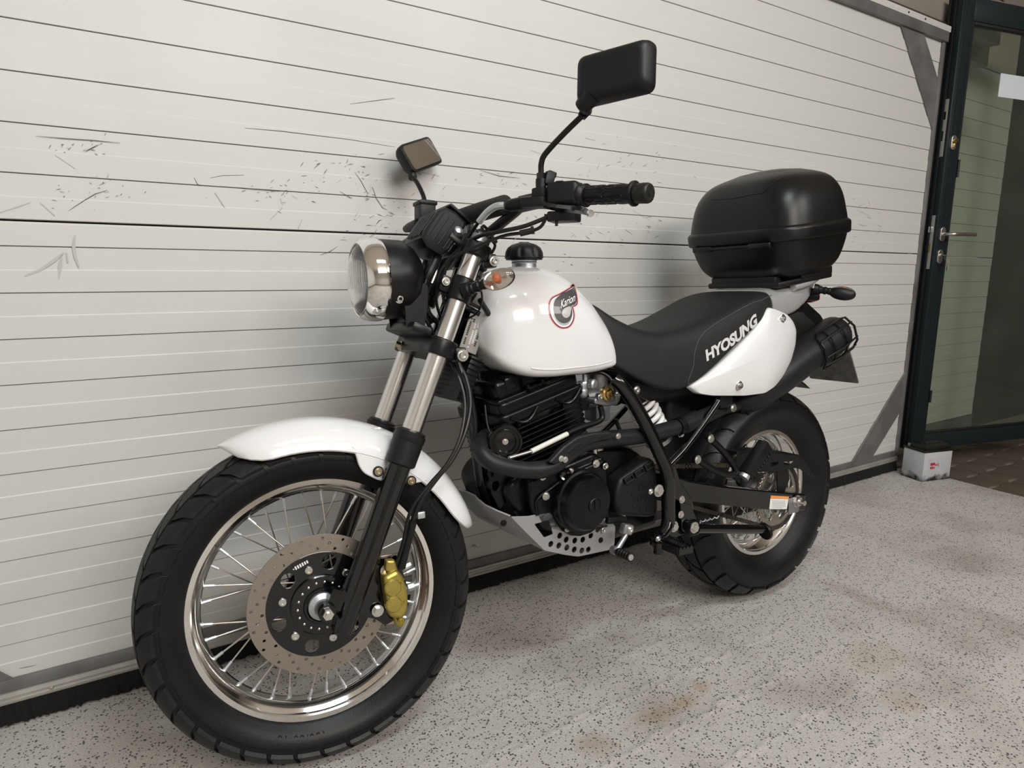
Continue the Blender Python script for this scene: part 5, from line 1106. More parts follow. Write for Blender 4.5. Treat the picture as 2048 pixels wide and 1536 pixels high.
for k in range(6):
    o_ = P(1553 + 2.6 * k, 995.4 + 0.12 * k, sy - 0.002); tw.append(([o_ + V(-0.0016, 0, -0.0017), o_ + V(0.0016 if k else 0.0020, 0, -0.0017), o_ + V(0.0012 if k else 0.0004, 0, 0.0017), o_ + V(-0.0012 if k else -0.0004, 0, 0.0017)], [(0, 1, 2, 3)]))
for k in range(7):
    a, b = P(1544, 1001 + k * 2.3, sy - 0.0014), P(1571 - (6 if k == 6 else 0), 1001.6 + k * 2.3, sy - 0.0014); tw.append(([a, b, b + V(0, 0, -0.0013), a + V(0, 0, -0.0013)], [(0, 1, 2, 3)]))
obj('label_print', tw, 'print_grey', lab, smooth=0, kind='stuff')
ax = V(0, 0, 0.319)
obj('rear_axle', [cyl((0, -0.192, 0.319), (0, 0.18, 0.319), 0.0075, n=16)], 'bolt', bike)
aj = obj('axle_adjuster', [plate([round_poly([(-0.034, -0.034), (0.012, -0.034), (0.016, -0.02), (0.016, 0.014), (-0.034, 0.014)], 0.003)], 0.004, V(0, sy - 0.003, 0.319), V(1, 0, 0), V(0, 0, 1), bev=0.0008)], 'alu_cast', bike)
obj('axle_nut', [cyl((0, sy - 0.005, 0.319), (0, sy - 0.016, 0.319), 0.0145, n=6), cyl((0, sy - 0.004, 0.319), (0, sy - 0.007, 0.319), 0.018, n=20)], 'bolt', aj)
obj('adjuster_bolt', [cyl((0.016, sy + 0.012, 0.319), (0.042, sy + 0.012, 0.319), 0.0035, n=8), cyl((0.026, sy + 0.012, 0.319), (0.032, sy + 0.012, 0.319), 0.0065, n=6)], 'bolt', aj)
SPY = -0.098; NT = 44; RS_ = 0.098
def sprocket_loop(r, nt):
    out = []
    for i in range(nt):
        for (da, rr) in ((-0.32, r - 0.005), (-0.12, r), (0.12, r), (0.32, r - 0.005)): a = 2 * math.pi * (i + da) / nt; out.append((rr * math.cos(a), rr * math.sin(a)))
    return out
sh = [smooth2([(0.060 * math.cos(a0 + da), 0.060 * math.sin(a0 + da)) if k else (0, 0) for k, da in ((1, 0),)], 1) for a0 in ()]
sholes = []
for i in range(4):
    a = R(40 + 90 * i); sholes.append([(rr * math.cos(a + da), rr * math.sin(a + da)) for rr, da in ((0.078, -0.48), (0.081, 0), (0.078, 0.48), (0.056, 0.50), (0.046, 0.2), (0.046, -0.2), (0.056, -0.50))])
spk = obj('sprocket', plate([sprocket_loop(RS_, NT), circ(0, 0, 0.026, 24)] + [round_poly(h, 0.006, 3) for h in sholes], 0.006, V(0, SPY, 0.319), V(1, 0, 0), V(0, 0, 1), bev=0.0008, res=0), 'sprocket', bike)
for i in range(4):
    a = R(85 + 90 * i); obj('sprocket_bolt', cap_bolt(V(0.048 * math.cos(a), SPY - 0.003, 0.319 + 0.048 * math.sin(a)), (0, -1, 0), 0.006, 0.006, True), 'bolt', spk)
obj('rear_hub', lathe([(0.0, -0.075), (0.034, -0.075), (0.036, -0.045), (0.058, -0.040), (0.058, -0.028), (0.036, -0.022), (0.036, 0.030), (0.062, 0.036), (0.062, 0.060), (0.0, 0.062)], V(0, 0, 0.319), YAX, 40), 'alu_cast', bike)
# chain: individual links along the two runs and round the sprocket
FS = V(-0.545, 0, 0.455); RF = 0.034
def chain_path():
    pts = []
    d = (ax - FS); L = d.length; a = math.atan2(d.z, d.x); off = math.asin((RS_ - RF) / L)
    for i in range(40): t = i / 39; ang = a + math.pi / 2 + off; pts.append(V(FS.x + RF * math.cos(ang), SPY, FS.z + RF * math.sin(ang)).lerp(V(ax.x + (RS_ - 0.002) * math.cos(ang), SPY, ax.z + (RS_ - 0.002) * math.sin(ang)), t))
    for i in range(1, 24): ang = a + math.pi / 2 + off - (math.pi + 2 * off) * i / 24; pts.append(V(ax.x + (RS_ - 0.002) * math.cos(ang), SPY, ax.z + (RS_ - 0.002) * math.sin(ang)))
    for i in range(40): t = i / 39; ang = a - math.pi / 2 - off; pts.append(V(ax.x + (RS_ - 0.002) * math.cos(ang), SPY, ax.z + (RS_ - 0.002) * math.sin(ang)).lerp(V(FS.x + RF * math.cos(ang), SPY, FS.z + RF * math.sin(ang)), t))
    return pts
cpts = chain_path(); acc = [0.0]
for a, b in zip(cpts[:-1], cpts[1:]): acc.append(acc[-1] + (b - a).length)
chn = empty('drive_chain'); chn.parent = bike
lk = join(plate([[(p[0] - 0.0065, p[1]) for p in circ(0, 0, 0.0058, 10)][3:8] + [(p[0] + 0.0065, p[1]) for p in circ(0, 0, 0.0058, 10)][8:] + [(p[0] + 0.0065, p[1]) for p in circ(0, 0, 0.0058, 10)][:3]], 0.0022, V(0, -0.005, 0), V(1, 0, 0), V(0, 0, 1)), plate([[(p[0] - 0.0065, p[1]) for p in circ(0, 0, 0.0058, 10)][3:8] + [(p[0] + 0.0065, p[1]) for p in circ(0, 0, 0.0058, 10)][8:] + [(p[0] + 0.0065, p[1]) for p in circ(0, 0, 0.0058, 10)][:3]], 0.0022, V(0, 0.005, 0), V(1, 0, 0), V(0, 0, 1)), cyl((-0.0065, -0.0065, 0), (-0.0065, 0.0065, 0), 0.0038, n=8))
lkm = mesh_of('chain_link', lk, 'chain', 30)
n_l = int(acc[-1] / 0.0127)
for i in range(n_l):
    s = i * 0.0127
    for k in range(len(acc) - 1):
        if acc[k] <= s <= acc[k + 1]:
            t = (s - acc[k]) / (acc[k + 1] - acc[k]); p = cpts[k].lerp(cpts[k + 1], t); d = cpts[k + 1] - cpts[k]
            inst('chain_link', lkm, Matrix.Translation(p) @ Matrix.Rotation(-math.atan2(d.z, d.x), 4, 'Y'), chn); break
cgo = pl2([(1476, 903), (1500, 899), (1560, 902), (1596, 909), (1612, 926), (1632, 958), (1622, 957), (1600, 938), (1590, 936), (1555, 942), (1520, 944), (1478, 938), (1470, 925)], -0.125)
cgh = [pl2([(1540, 926), (1556, 921), (1556, 928), (1541, 934)], -0.125), pl2([(1566, 924), (1588, 922), (1580, 929), (1566, 930)], -0.125)]
obj('chain_guard', [plate([round_poly(cgo, 0.006)] + cgh, 0.004, V(0, -0.125, 0), V(1, 0, 0), V(0, 0, 1), bev=0.001), plate([round_poly(pl2([(1472, 903), (1500, 899), (1560, 902), (1596, 909), (1600, 914), (1560, 907), (1500, 904), (1472, 909)], -0.125), 0.001)], 0.05, V(0, -0.102, 0), V(1, 0, 0), V(0, 0, 1)), plate([pl2([(1555, 940), (1578, 940), (1580, 958), (1570, 985), (1556, 985)], -0.125)], 0.004, V(0, -0.122, 0), V(1, 0, 0), V(0, 0, 1), bev=0.001)], 'black_plastic', bike)

# ------------------------------------------------------------------ frame
fr = empty('frame'); fr.parent = bike
def ft_(name, pts, r, m='black_gloss', n=14, sub=5): return obj(name, tube(path(pts, sub), r, n), m, fr)
ft_('frame_tube', [(1228, 758, -0.150), (1240, 768, -0.158), (1262, 796, -0.165), (1290, 846, -0.170), (1318, 905, -0.172), (1332, 938, -0.172), (1337, 970, -0.172), (1337, 1010, -0.172), (1337, 1052, -0.172)], 0.0165)
_b = path([(1228, 758, -0.150), (1240, 768, -0.158), (1262, 796, -0.165), (1290, 846, -0.170), (1318, 905, -0.172), (1332, 938, -0.172), (1337, 970, -0.172), (1337, 1010, -0.172), (1337, 1052, -0.172)], 5)
obj('frame_tube', tube([mir(p) for p in _b], 0.0165, 12), 'black_gloss', fr)
ft_('subframe_tube', [(1436, 802, -0.140), (1426, 818, -0.142), (1395, 862, -0.146), (1366, 900, -0.150), (1342, 925, -0.155), (1330, 940, -0.160)], 0.0090, 'black_gloss')
obj('subframe_tube', tube([mir(p) for p in path([(1436, 802, -0.140), (1426, 818, -0.142), (1395, 862, -0.146), (1366, 900, -0.150), (1342, 925, -0.155), (1330, 940, -0.160)], 5)], 0.0090, 12), 'black_gloss', fr)
obj('frame_spine', tube(smooth_path([V(-1.005, 0, 0.935), V(-0.93, 0, 0.905), V(-0.80, 0, 0.80), V(-0.66, 0, 0.765), V(-0.5, 0, 0.755)], 5), 0.024, 14), 'black_gloss', fr)
obj('head_tube', [cyl(FK(0.215, 0, 0.036), FK(0.40, 0, 0.036), 0.030, n=24), cyl(FK(0.215, 0, 0.036), FK(0.235, 0, 0.036), 0.034, n=24), cyl(FK(0.385, 0, 0.036), FK(0.40, 0, 0.036), 0.034, n=24)], 'black_gloss', fr)
obj('head_gusset', [plate([[( -1.035, 0.900), (-0.995, 0.955), (-0.90, 0.89), (-0.955, 0.72), (-0.985, 0.72), (-1.045, 0.83)]], 0.030, V(0, 0.0, 0), V(1, 0, 0), V(0, 0, 1), bev=0.003)], 'black_gloss', fr)
for sd in (-1, 1):
    obj('seat_rail', tube(smooth_path([V(-0.66, sd * 0.075, 0.750), V(-0.52, sd * 0.105, 0.735), V(-0.35, sd * 0.118, 0.76), V(-0.12, sd * 0.11, 0.83), V(0.08, sd * 0.10, 0.875)], 5), 0.011, 12), 'black_gloss', fr)
    obj('upper_tube', tube(smooth_path([V(-1.02, sd * 0.022, 0.905), V(-0.95, sd * 0.05, 0.865), V(-0.88, sd * 0.07, 0.80), V(-0.74, sd * 0.085, 0.758), V(-0.66, sd * 0.080, 0.752)], 5), 0.013, 12), 'black_gloss', fr)
obj('down_tube', tube(smooth_path([V(-1.045, -0.0, 0.86), V(-1.010, -0.0, 0.76), V(-0.985, 0.0, 0.66), V(-0.968, 0.0, 0.58), V(-0.958, 0.0, 0.50), V(-0.93, 0.0, 0.42)], 5), 0.0175, 14), 'black_gloss', fr)
obj('engine_plate', [plate([round_poly(pl2([(975, 940), (1005, 950), (1060, 955), (1050, 1010), (1040, 1040), (1010, 1030), (985, 985)], -0.06), 0.006)] + [circ(*pl2([(1030, 962)], -0.06)[0], 0.008, 12)], 0.005, V(0, -0.06, 0), V(1, 0, 0), V(0, 0, 1), bev=0.001)], 'black_satin', fr)
obj('side_plate', [plate([round_poly(pl2([(1325, 935), (1350, 930), (1360, 965), (1385, 1000), (1386, 1060), (1350, 1075), (1326, 1062)], -0.160), 0.006)], 0.008, V(0, -0.158, 0), V(1, 0, 0), V(0, 0, 1), bev=0.002), plate([round_poly(pl2([(1358, 1000), (1380, 1010), (1392, 1040), (1380, 1072), (1362, 1060)], -0.168), 0.004)], 0.004, V(0, -0.170, 0), V(1, 0, 0), V(0, 0, 1), bev=0.001)], 'black_gloss', fr)
for (px, py, r, hx) in ((1316, 981, 0.0105, True), (1301, 983, 0.005, False), (1347, 1053, 0.0095, True), (1363, 999, 0.0065, True), (1361, 1029, 0.0065, True), (1388, 1056, 0.0095, True), (1466, 816, 0.0075, True), (1273, 780, 0.007, False), (1298, 1021 - 0, 0.0001, False)):
    if r > 0.001: obj('frame_bolt', cap_bolt(P(px, py, -0.180 if px < 1400 and px > 1290 else -0.130), (0, -1, 0), r, r * 0.9, hx), 'bolt', fr)
obj('rear_lug', box(P(1448, 800, -0.12), (0.050, 0.020, 0.040), bev=0.004), 'black_satin', fr)
# airbox and under-seat body fill the middle
obj('airbox', [box((-0.44, 0, 0.690), (0.26, 0.17, 0.10), bev=0.02, seg=3), box((-0.36, 0.01, 0.60), (0.10, 0.12, 0.14), bev=0.02, seg=3)], 'black_plastic', bike)
obj('carburettor', [cyl((-0.68, -0.02, 0.665), (-0.58, -0.02, 0.670), 0.030, n=20), box((-0.63, -0.02, 0.640), (0.05, 0.05, 0.07), bev=0.008), cyl((-0.63, -0.02, 0.68), (-0.63, -0.02, 0.725), 0.026, n=18)], 'alu_cast', bike)
obj('intake_boot', cyl((-0.58, -0.02, 0.670), (-0.52, -0.01, 0.685), 0.034, n=20), 'rubber', bike)
# shock absorber with white spring
s0, s1 = P(1268, 776, -0.045), P(1318, 880, -0.045); sdv = (s1 - s0).normalized(); _, su, sw_ = frame_of(sdv); SL = (s1 - s0).length
shk = empty('shock_absorber'); shk.parent = bike
hel = []
for i in range(141):
    t = i / 140; a = 2 * math.pi * 6.0 * t; hel.append(s0.lerp(s1, 0.16 + 0.72 * t) + (su * math.cos(a) + sw_ * math.sin(a)) * 0.0330)
obj('spring', tube(hel, 0.0072, 10), 'spring_white', shk, smooth=60)
obj('damper_body', [cyl(s0, s1, 0.015, n=18), lathe([(0.016, 0), (0.034, 0.002), (0.036, 0.012), (0.030, 0.026), (0.016, 0.027)], s0, sdv, 24), lathe([(0.016, 0), (0.036, 0.0), (0.036, 0.010), (0.016, 0.012)], s0.lerp(s1, 0.90), sdv, 24)], 'black_satin', shk)
obj('spring_collar', lathe([(0.024, 0), (0.038, 0.0), (0.038, 0.012), (0.024, 0.012)], s0.lerp(s1, 0.93), sdv, 24), 'zinc', shk)

# ------------------------------------------------------------------ engine
en = empty('engine'); en.parent = bike
EY = -0.135
def ep(pxs, y, th, bev=0.006, rad=0.012, holes=()):
    return plate([round_poly(pl2(pxs, y), rad)] + list(holes), th, V(0, y + th / 2, 0), V(1, 0, 0), V(0, 0, 1), bev=bev)
obj('crankcase', [ep([(1010, 985), (1030, 950), (1060, 930), (1120, 915), (1200, 890), (1260, 890), (1310, 930), (1318, 990), (1318, 1050), (1240, 1075), (1150, 1085), (1080, 1070), (1030, 1040)], -0.105, 0.21, 0.016, 0.02),
                  ep([(1060, 960), (1120, 935), (1190, 905), (1215, 920), (1220, 1000), (1220, 1060), (1150, 1075), (1085, 1060), (1062, 1020)], -0.130, 0.05, 0.008, 0.014)], 'black_engine', en)
obj('case_rib', [tube([P(1090, 985, -0.132), P(1130, 955, -0.132), P(1198, 925, -0.132)], 0.004, 8)], 'black_engine', en)
obj('case_rib', [tube([P(1130, 948, -0.128), P(1200, 918, -0.128)], 0.004, 8)], 'black_engine', en)
obj('case_rib', [tube(path([(1075, 1030, -0.132), (1072, 1005, -0.132), (1082, 990, -0.132), (1092, 983, -0.132)], 4), 0.004, 8)], 'black_engine', en)
sc = P(1172, 1005, -0.165); scr = 0.5 * (P(1215, 1000, -0.165) - P(1126, 1010, -0.165)).length
cov = obj('alternator_cover', [lathe([(scr * 1.10, 0.035), (scr * 1.12, 0.020), (scr * 1.10, 0.012), (scr * 1.02, 0.010), (scr * 1.0, 0.004), (scr * 0.97, -0.008), (scr * 0.90, -0.015), (scr * 0.60, -0.0175), (0, -0.018)], sc, YAX, 56)], 'black_engine', en, smooth=40)
obj('inspection_cap', [lathe([(0.017, 0.004), (0.017, -0.001), (0.0155, -0.002), (0.0145, 0.000), (0, 0.000)], sc + V(0.010, -0.019, -0.004), YAX, 32), box(sc + V(0.010, -0.0200, -0.004), (0.0025, 0.003, 0.022))], 'black_satin', cov)
spc = obj('sprocket_cover', [ep([(1232, 985), (1240, 960), (1252, 950), (1302, 915), (1312, 925), (1318, 960), (1318, 1030), (1300, 1036), (1240, 1032), (1231, 1010)], -0.150, 0.05, 0.010, 0.012)], 'black_plastic', en)
shp = pl2([(1251, 948), (1268, 936), (1272, 948), (1256, 960)], -0.152)
for k in range(3):
    dx, dy = k * 20.5, -k * 13.2
    fr_ = pl2([(1246 + dx, 958 + dy), (1263 + dx, 947 + dy), (1268 + dx, 958 + dy), (1251 + dx, 969 + dy)], -0.152); hl_ = pl2([(1250 + dx, 958 + dy), (1262 + dx, 951 + dy), (1265 + dx, 957 + dy), (1253 + dx, 965 + dy)], -0.152)
    obj('vent_frame', plate([fr_, hl_], 0.006, V(0, -0.153, 0), V(1, 0, 0), V(0, 0, 1), bev=0.001, res=0), 'black_plastic', spc)
    obj('vent_slot', plate([hl_], 0.002, V(0, -0.1505, 0), V(1, 0, 0), V(0, 0, 1)), 'black_plastic', spc, smooth=0)
for (px, py) in ((1282, 977), (1267, 990), (1279, 998), (1295, 1000), (1270, 1012), (1283, 1016), (1296, 1017), (1293, 970), (1304, 960)):
    q = P(px, py, -0.1505); obj('vent_hole', lathe([(0.0062, -0.0008), (0.005, -0.0012), (0.005, 0.001)], q, YAX, 14), 'black_plastic', spc)
obj('oil_filler_cap', [lathe([(0.014, 0.02), (0.014, 0.0), (0.0155, -0.004), (0.0155, -0.016), (0.011, -0.017), (0.0105, -0.008), (0, -0.008)], P(1127, 953, -0.128), V(0.2, 0.8, -0.5), 24)], 'black_gloss', en)
for (px, py, r) in ((1091, 992, 0.0065), (1140, 944, 0.0065), (1191, 927, 0.0065), (1022, 977, 0.0085), (1062, 957, 0.0085), (1085, 953, 0.006), (1134, 1058, 0.005), (1246, 1052 - 16, 0.0055), (1210, 932, 0.0055), (1207, 1060, 0.005)):
    obj('engine_bolt', cap_bolt(P(px, py, -0.134 if px > 1065 else -0.066), (0, -1, 0), r, r * 1.2, r > 0.006), 'bolt', en)
# cylinder: inclined forward, separate cooling fins; head and rocker cover above
CT = R(-14.0)
CB = (P(1010, 912, -0.10) + P(1180, 860, -0.10)) / 2; CB = V(CB.x + 0.012, 0.0, CB.z - 0.012)
CM = Matrix.Translation(CB) @ Matrix.Rotation(CT, 4, 'Y')
cyl_ = obj('cylinder', [box((0, 0, 0.06), (0.155, 0.150, 0.16), bev=0.02, seg=3)], 'black_engine', en, M=CM)
for k in range(8):
    sgn = 1.0 - 0.02 * abs(k - 4)
    obj('cooling_fin', plate([round_poly([(-0.118, -0.098), (0.118, -0.098), (0.118, 0.098), (-0.118, 0.098)], 0.030, 5)], 0.0034, (0, 0, -0.010 + k * 0.0118), (1, 0, 0), (0, 1, 0), bev=0.0008, res=1), 'black_engine', cyl_, M=CM)
hd_ = obj('cylinder_head', [plate([round_poly([(-0.120, -0.100), (0.122, -0.100), (0.122, 0.100), (-0.120, 0.100)], 0.024, 5)], 0.026, (0, 0, 0.101), (1, 0, 0), (0, 1, 0), bev=0.005), plate([round_poly([(-0.112, -0.092), (0.116, -0.092), (0.116, 0.092), (-0.112, 0.092)], 0.022, 5)], 0.030, (0, 0, 0.124), (1, 0, 0), (0, 1, 0), bev=0.006)], 'black_engine', en, M=CM)
for x0, x1 in ((-0.095, -0.02), (0.03, 0.105)):
    n_ = 10; arc = [V(x0 + (x1 - x0) * i / n_, -0.1015, 0.106 - 0.022 * math.sin(math.pi * i / n_)) for i in range(n_ + 1)]
    obj('head_web', [tube(arc, 0.0035, 8)], 'black_engine', hd_, M=CM)
rc_ = obj('rocker_cover', [plate([round_poly([(-0.112, -0.090), (-0.03, -0.090), (-0.02, -0.076), (0.02, -0.076), (0.03, -0.090), (0.110, -0.088), (0.110, 0.088), (-0.112, 0.088)], 0.010, 4)], 0.010, (0, 0, 0.142), (1, 0, 0), (0, 1, 0), bev=0.003), plate([round_poly([(-0.102, -0.080), (-0.036, -0.080), (-0.028, -0.066), (0.028, -0.066), (0.036, -0.080), (0.10, -0.078), (0.10, 0.078), (-0.102, 0.078)], 0.012, 4)], 0.044, (0, 0, 0.162), (1, 0, 0), (0, 1, 0), bev=0.010), box((-0.062, -0.066, 0.172), (0.030, 0.034, 0.030), bev=0.006), box((0.066, -0.064, 0.172), (0.034, 0.034, 0.036), bev=0.006)], 'black_engine', en, M=CM)
for x in (-0.02, 0.02): obj('cover_bolt', cap_bolt(V(x, -0.082, 0.148), (0, 0, 1), 0.005, 0.006, True), 'black_satin', rc_, M=CM)
# horn in front of the cylinder
hq = P(1011, 884, -0.125); hdv = V(-0.42, -0.90, 0.02).normalized()
hn = obj('horn', lathe([(0.0, 0.030), (0.022, 0.030), (0.034, 0.020), (0.038, 0.010), (0.038, 0.002), (0.0345, -0.003), (0.031, -0.003), (0.030, 0.001), (0.027, 0.001), (0.0265, -0.003), (0.023, -0.003), (0.0215, 0.003), (0.008, 0.004), (0, 0.004)], hq, -hdv, 40), 'black_gloss', en, smooth=35)
obj('horn_nut', cap_bolt(hq + hdv * -0.004, hdv, 0.0045, 0.005, True), 'bolt', hn)
# exhaust
ex_ = obj('exhaust_header', tube(path([(1000, 868, -0.02), (978, 872, -0.05), (962, 885, -0.085), (962, 905, -0.115), (985, 925, -0.135), (1030, 938, -0.148), (1075, 940, -0.155), (1105, 932, -0.158), (1135, 908, -0.158), (1165, 888, -0.156), (1210, 878, -0.152), (1260, 874, -0.148), (1300, 868, -0.142), (1360, 852, -0.130), (1410, 832, -0.115), (1445, 816, -0.085), (1475, 808, -0.065)], 4), [0.0185] * 24 + [0.0195] * 24 + [0.0200] * 17, 18), 'pipe_black', bike)
obj('exhaust_joint', [tube(path([(1362, 852, -0.131), (1376, 846, -0.127), (1392, 839, -0.122)], 3), 0.0240, 18)], 'pipe_black', ex_)
obj('exhaust_clamp', [tube(path([(1352, 855, -0.133), (1364, 851, -0.130)], 2), 0.0235, 18)], 'black_satin', ex_)
q = P(1361, 868, -0.140); obj('clamp_bolt', cap_bolt(q, (0, -1, -0.3), 0.006, 0.007, True), 'bolt', ex_)
hs = obj('heat_shield', ep([(1098, 925), (1128, 893), (1155, 874), (1185, 866), (1222, 863), (1226, 878), (1200, 882), (1172, 892), (1150, 908), (1128, 922), (1112, 930)], -0.182, 0.014, 0.004, 0.006), 'pipe_black', ex_)
obj('shield_recess', ep([(1132, 906), (1152, 889), (1182, 880), (1184, 884), (1160, 894), (1142, 910)], -0.1825, 0.003, 0.0008, 0.003), 'black_plastic', hs)
obj('shield_recess', ep([(1194, 874), (1220, 867), (1222, 872), (1198, 880)], -0.1825, 0.003, 0.0008, 0.003), 'black_plastic', hs)
for (px, py) in ((1130, 919), (1122, 917), (1236, 872)): obj('shield_bolt', cap_bolt(P(px, py, -0.181), (0, -1, 0), 0.0048, 0.005, True), 'bolt', hs)
# fuel tap, air valve, hoses
pk = obj('fuel_tap', [cyl(P(1170, 748, -0.075), P(1170, 776, -0.075), 0.0065, n=12), box(P(1168, 770, -0.078), (0.026, 0.022, 0.020), bev=0.004), lathe([(0.0115, 0.0), (0.0125, -0.006), (0.0125, -0.012), (0.009, -0.015), (0, -0.015)], P(1180, 768, -0.088), V(-0.3, 1, 0), 20), cyl(P(1165, 770, -0.08), P(1152, 769, -0.088), 0.0055, n=12), lathe([(0.0125, 0), (0.0135, -0.004), (0.0125, -0.014), (0.008, -0.020), (0, -0.020)], P(1165, 778, -0.080), V(0, 0, 1), 20)], 'zinc', bike, smooth=40)
av = empty('air_valve'); av.parent = bike
obj('valve_body', [ep([(1190, 797), (1236, 793), (1238, 806), (1220, 813), (1190, 809)], -0.118, 0.03, 0.004, 0.006), box(P(1213, 798, -0.100), (0.05, 0.03, 0.03), bev=0.005)], 'alu_cast', av)
vq = P(1213, 787, -0.122); vd = V(0.15, -1, 0.05)
obj('valve_cap', [lathe([(0.0165, -0.006), (0.0165, 0.004), (0.0125, 0.006), (0.0125, 0.011), (0.008, 0.012), (0.007, 0.019), (0, 0.020)], vq, vd, 26), box(vq, (0.030, 0.008, 0.030), Matrix.Rotation(0.7, 3, 'Y'), bev=0.002)], 'brass', av, smooth=40)
for (px, py) in ((1200, 794), (1234, 789)): obj('valve_bolt', cap_bolt(P(px, py, -0.122), (0, -1, 0), 0.005, 0.006), 'bolt', av)
obj('valve_hose', tube(path([(1200, 812, -0.108), (1204, 826, -0.110), (1203, 838, -0.112), (1190, 846, -0.115), (1168, 853, -0.120), (1145, 862, -0.125), (1134, 868, -0.128)], 4), 0.0068, 12), 'hose', av)
obj('valve_pipe', tube([P(1136, 867, -0.128), P(1062, 903, -0.135)], 0.0058, 12), 'clear_hose', av); obj('valve_pipe', tube([P(1062, 903, -0.135), P(1018, 916, -0.138)], 0.0042, 12), 'steel', av)
obj('vacuum_hose', tube(path([(1168, 747, -0.075), (1195, 744, -0.08), (1215, 752, -0.09), (1227, 768, -0.1), (1232, 785, -0.11)], 5), 0.0042, 10), 'hose', bike)
obj('clutch_arm', [cyl(P(1188, 898, -0.10), P(1188, 912, -0.10), 0.009, n=14), cyl(P(1187, 910, -0.10), P(1185, 922, -0.10), 0.005, n=10), box(P(1196, 899, -0.10), (0.026, 0.010, 0.008), bev=0.002)], 'bolt', bike)
# front of the engine: guard bracket, black plates and cooler
obj('oil_cooler', [box(V(-1.030, 0.0, 0.745), (0.030, 0.15, 0.10), Matrix.Rotation(RAKE, 3, 'Y'), bev=0.003)], 'black_satin', bike)
for k in range(9): obj('cooler_fin', box(V(-1.030, 0.0, 0.745) + Matrix.Rotation(RAKE, 3, 'Y') @ V(0, 0, -0.044 + k * 0.011), (0.036, 0.156, 0.002), Matrix.Rotation(RAKE, 3, 'Y')), 'black_engine', bike)
obj('engine_hanger', [ep([(978, 930), (1000, 935), (1018, 950), (1015, 1000), (1000, 1020), (985, 990)], -0.085, 0.005, 0.001, 0.005, [circ(*pl2([(984, 947)], -0.085)[0], 0.009, 14), circ(*pl2([(992, 972)], -0.085)[0], 0.011, 14)])], 'black_satin', bike)
for k, pts in enumerate([[(905, 700, -0.05), (920, 735, -0.075), (940, 790, -0.09), (950, 850, -0.09), (945, 900, -0.08)], [(985, 600, -0.06), (970, 640, -0.05), (950, 690, -0.03), (960, 760, -0.03)], [(970, 810, -0.08), (975, 850, -0.09), (985, 872, -0.10), (1000, 878, -0.11)], [(1240, 770, -0.1), (1270, 785, -0.1), (1300, 800, -0.09)], [(960, 600, -0.09), (985, 640, -0.06), (1000, 660, -0.05)], [(1232, 838, -0.08), (1240, 860, -0.08), (1260, 880, -0.09)]]):
    obj('hose', tube(path(pts), (0.0058, 0.004, 0.0022, 0.005, 0.006, 0.005)[k], 8), 'hose', bike)

# ------------------------------------------------------------------ skid plate, levers, pegs, stand
sk_side = [(1020, 1033), (1056, 1032), (1097, 1024), (1104, 1028), (1112, 1045), (1122, 1060), (1140, 1070), (1160, 1072), (1182, 1065), (1197, 1045), (1204, 1034), (1214, 1036), (1230, 1052), (1228, 1090), (1217, 1100), (1156, 1113), (1131, 1110), (1088, 1101), (1052, 1066)]
win = pl2([(1068, 1048), (1095, 1041), (1106, 1068), (1088, 1075)], -0.128)
hls = [circ(*pl2([(px, py)], -0.128)[0], 0.0072, 12) for px, py in ((1101, 1088), (1117, 1091), (1133, 1095), (1148, 1099), (1163, 1101), (1176, 1099), (1119, 1071), (1132, 1079), (1149, 1081), (1165, 1079), (1181, 1071), (1195, 1059))]
sko = pl2(sk_side, -0.128)
skid = obj('skid_plate', [plate([round_poly(sko, 0.005, 3), round_poly(win, 0.004, 3)] + hls, 0.004, V(0, -0.128, 0), V(1, 0, 0), V(0, 0, 1), bev=0.0012, res=1)], 'skid_grey', bike)
# bow of the plate: wraps from the left side round the front to the right side
def bow(sd):
    return [(P(1020, 1033, -0.128), P(1088, 1101, -0.128)), (P(995, 1023, -0.112), P(1052, 1083, -0.100)), (P(970, 1011, -0.085), P(1018, 1065, -0.070)), (P(953, 997, -0.045), P(990, 1048, -0.030)), (P(949, 992, -0.018), P(982, 1042, -0.008))]
Lb = bow(-1); rows = [[a.lerp(b, k / 4) for k in range(5)] for a, b in Lb]; rows = rows + [[V(p.x, -p.y, p.z) for p in r] for r in rows[::-1]]
v = [p for r in rows for p in r]; nrow = 5; f = [(i * nrow + k, i * nrow + k + 1, (i + 1) * nrow + k + 1, (i + 1) * nrow + k) for i in range(len(rows) - 1) for k in range(nrow - 1)]
ce_ = sum(v, V(0, 0, 0)) / len(v); v2 = [p + (V(-0.72, -0.5 if p.y < -0.02 else (0.5 if p.y > 0.02 else 0), -0.5) * -0.004) for p in v]; o_ = len(v); f += [tuple(o_ + i for i in q[::-1]) for q in f]
ed = [i * nrow for i in range(len(rows))]; ed2 = [i * nrow + nrow - 1 for i in range(len(rows))]
for e_ in (ed, ed2): f += [(a, b, o_ + b, o_ + a) for a, b in zip(e_[:-1], e_[1:])]
obj('skid_bow', (v + v2, f), 'skid_grey', skid, smooth=50)
_bt = [P(1217, 1099, -0.127), P(1156, 1112, -0.127), P(1131, 1109, -0.127), P(1088, 1100, -0.127), P(1052, 1083, -0.100), P(1018, 1065, -0.070), P(990, 1048, -0.030)]
obj('skid_floor', loft([[p + V(0, 0, 0.003), mir(p) + V(0, 0, 0.003), mir(p), p] for p in _bt]), 'skid_grey', skid)
obj('skid_plate_side', plate([round_poly(sko, 0.005, 3)], 0.004, V(0, 0.128, 0), V(1, 0, 0), V(0, 0, 1), bev=0.0012, res=1), 'skid_grey', skid)
obj('skid_bolt', cap_bolt(P(1201, 1080, -0.129), (0, -1, 0), 0.005, 0.004), 'black_satin', skid)
